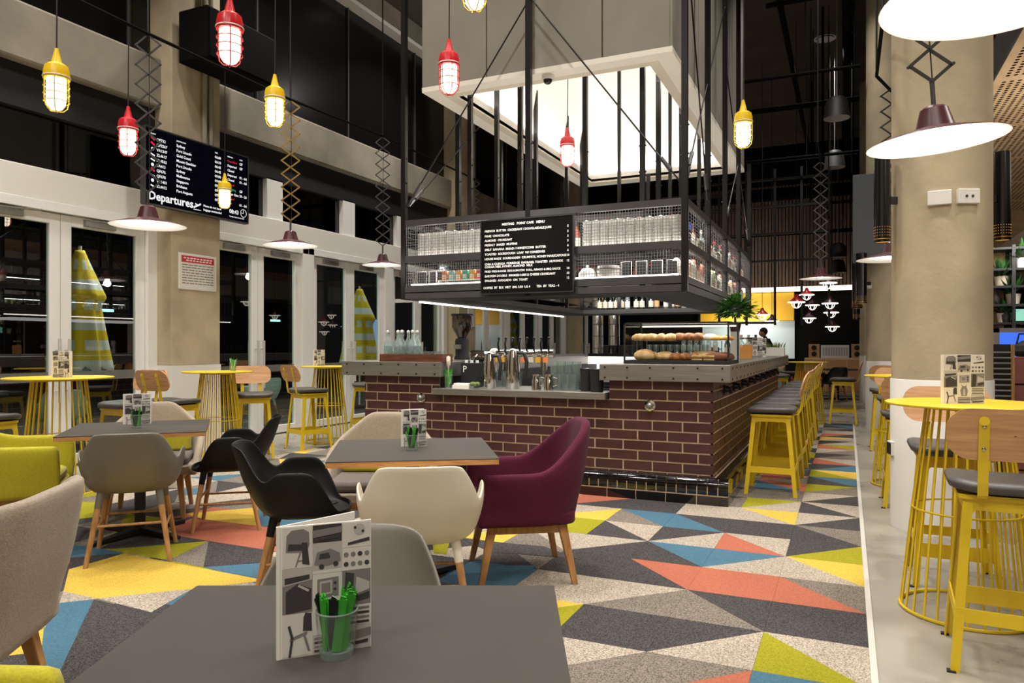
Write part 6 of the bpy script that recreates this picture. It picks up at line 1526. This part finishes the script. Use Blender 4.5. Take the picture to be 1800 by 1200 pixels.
# dark grey panel on the second round column
t = thing('grey_wall_panel', 'dark grey panel fixed high on the second round column', 'panel', (.1, 12.4, 2.55)); MB().box(-.02, .5, -.03, .03, 0, 1.35).out('panel', mat('panel_grey', '55585A', .6), t, bevel=.006); MB().box(.1, .35, .03, .1, .5, .8).out('bracket', K['black'], t)
t = thing('white_box_sign', 'small white plate on the second round column', 'plate', (.27, 12.52, 2.2), R(-30)); MB().box(-.06, .08, -.02, .015, -.03, .04).out('plate', K['wpaint'], t); MB().box(-.05, .07, -.022, -.02, -.02, .03).out('cover', K['paper'], t)

# ================================================================== PERSON in the kitchen (leaning over the counter)
def person(x, y, rz):
    J = {'pel': (0, 0, .95), 'sp': (0, .03, 1.15), 'ch': (0, .10, 1.33), 'nk': (0, .17, 1.47), 'hd': (0, .20, 1.55), 'sl': (-.19, .11, 1.40), 'sr': (.19, .11, 1.40), 'el': (-.25, .22, 1.17), 'er': (.25, .22, 1.17), 'wl': (-.15, .40, 1.10), 'wr': (.15, .40, 1.10),
         'hl': (-.1, -.01, .90), 'hr': (.1, -.01, .90), 'kl': (-.11, .04, .5), 'kr': (.11, .02, .5), 'al': (-.11, -.02, .08), 'ar': (.11, -.03, .08), 'tl': (-.12, .14, .03), 'tr': (.12, .13, .03), 'ml': (-.12, .47, 1.09), 'mr': (.12, .47, 1.09)}
    RD = dict(pel=.15, sp=.135, ch=.15, nk=.058, hd=.055, sl=.075, sr=.075, el=.046, er=.046, wl=.032, wr=.032, hl=.1, hr=.1, kl=.062, kr=.062, al=.045, ar=.045, tl=.035, tr=.035, ml=.03, mr=.03)
    E_ = [('pel', 'sp'), ('sp', 'ch'), ('ch', 'nk'), ('nk', 'hd'), ('ch', 'sl'), ('ch', 'sr'), ('sl', 'el'), ('sr', 'er'), ('el', 'wl'), ('er', 'wr'), ('wl', 'ml'), ('wr', 'mr'), ('pel', 'hl'), ('pel', 'hr'), ('hl', 'kl'), ('hr', 'kr'), ('kl', 'al'), ('kr', 'ar'), ('al', 'tl'), ('ar', 'tr')]
    n = list(J); v = [J[k] for k in n]; ed = [(n.index(a), n.index(c)) for a, c in E_]; rad = [RD[k] for k in n]
    # five fingers on each hand
    for hand, sg in (('ml', -1), ('mr', 1)):
        b0 = Vector(J[hand])
        for k in range(5):
            off = Vector(((k - 2) * .017, .03 if k else .0, 0)); 
            if k == 0: off = Vector((-sg * .035, .0, 0))
            L = [.03, .05, .055, .05, .04][k]
            a = len(v); v.append(tuple(b0 + off)); rad.append(.010); ed.append((n.index(hand), a))
            v.append(tuple(b0 + off + Vector((0, L * .6, -.004)))); rad.append(.009); ed.append((a, a + 1)); v.append(tuple(b0 + off + Vector((0, L, -.018)))); rad.append(.008); ed.append((a + 1, a + 2))
    me = bpy.data.meshes.new('body'); me.from_pydata(v, ed, []); t = thing('person', 'person in dark clothes leaning over the far kitchen counter', 'person', (x, y, 0), rz)
    o = bpy.data.objects.new('body', me); COL.objects.link(o); o.parent = t; md = o.modifiers.new('skin', 'SKIN'); sv = me.skin_vertices[0].data
    for i, r in enumerate(rad): sv[i].radius = (r, r)
    sv[0].use_root = True; s2 = o.modifiers.new('sub', 'SUBSURF'); s2.levels = 1; s2.render_levels = 1; me.materials.append(K['cloth'])
    h = MB(); h.sphere((0, .235, 1.63), .1, 18, 14, sc=(.78, .95, 1.15)); h.v = [(x_, y_ + (.02 * math.exp(-((x_ / .02) ** 2 + ((z_ - 1.62) / .03) ** 2)) if y_ > .26 else 0), z_) for x_, y_, z_ in h.v]; hd_ = h.out('head', K['skin'], t, 180)
    for sx in (-1, 1): MB().sphere((sx * .032, .322, 1.645), .011, 8, 6).out('eye', K['c_dk'], hd_, 180); MB().sphere((sx * .08, .23, 1.63), .024, 8, 6, sc=(.4, .8, 1.2)).out('ear', K['skin'], hd_, 180)
    MB().sphere((0, .325, 1.575), .024, 8, 6, sc=(1, .35, .3)).out('mouth', K['redp'], hd_, 180)
    hh = MB(); hh.sphere((0, .215, 1.665), .108, 16, 10, sc=(.8, .95, .95)); hh.v = [(a, c, max(d, 1.64 - (a * 0)) if c > .2 else d) for a, c, d in hh.v]; hh.out('hair', K['hair'], t, 180)
    for nm in ('ml', 'mr'): pass
    return t
person(-1.75, 20.15 - .1, R(95))
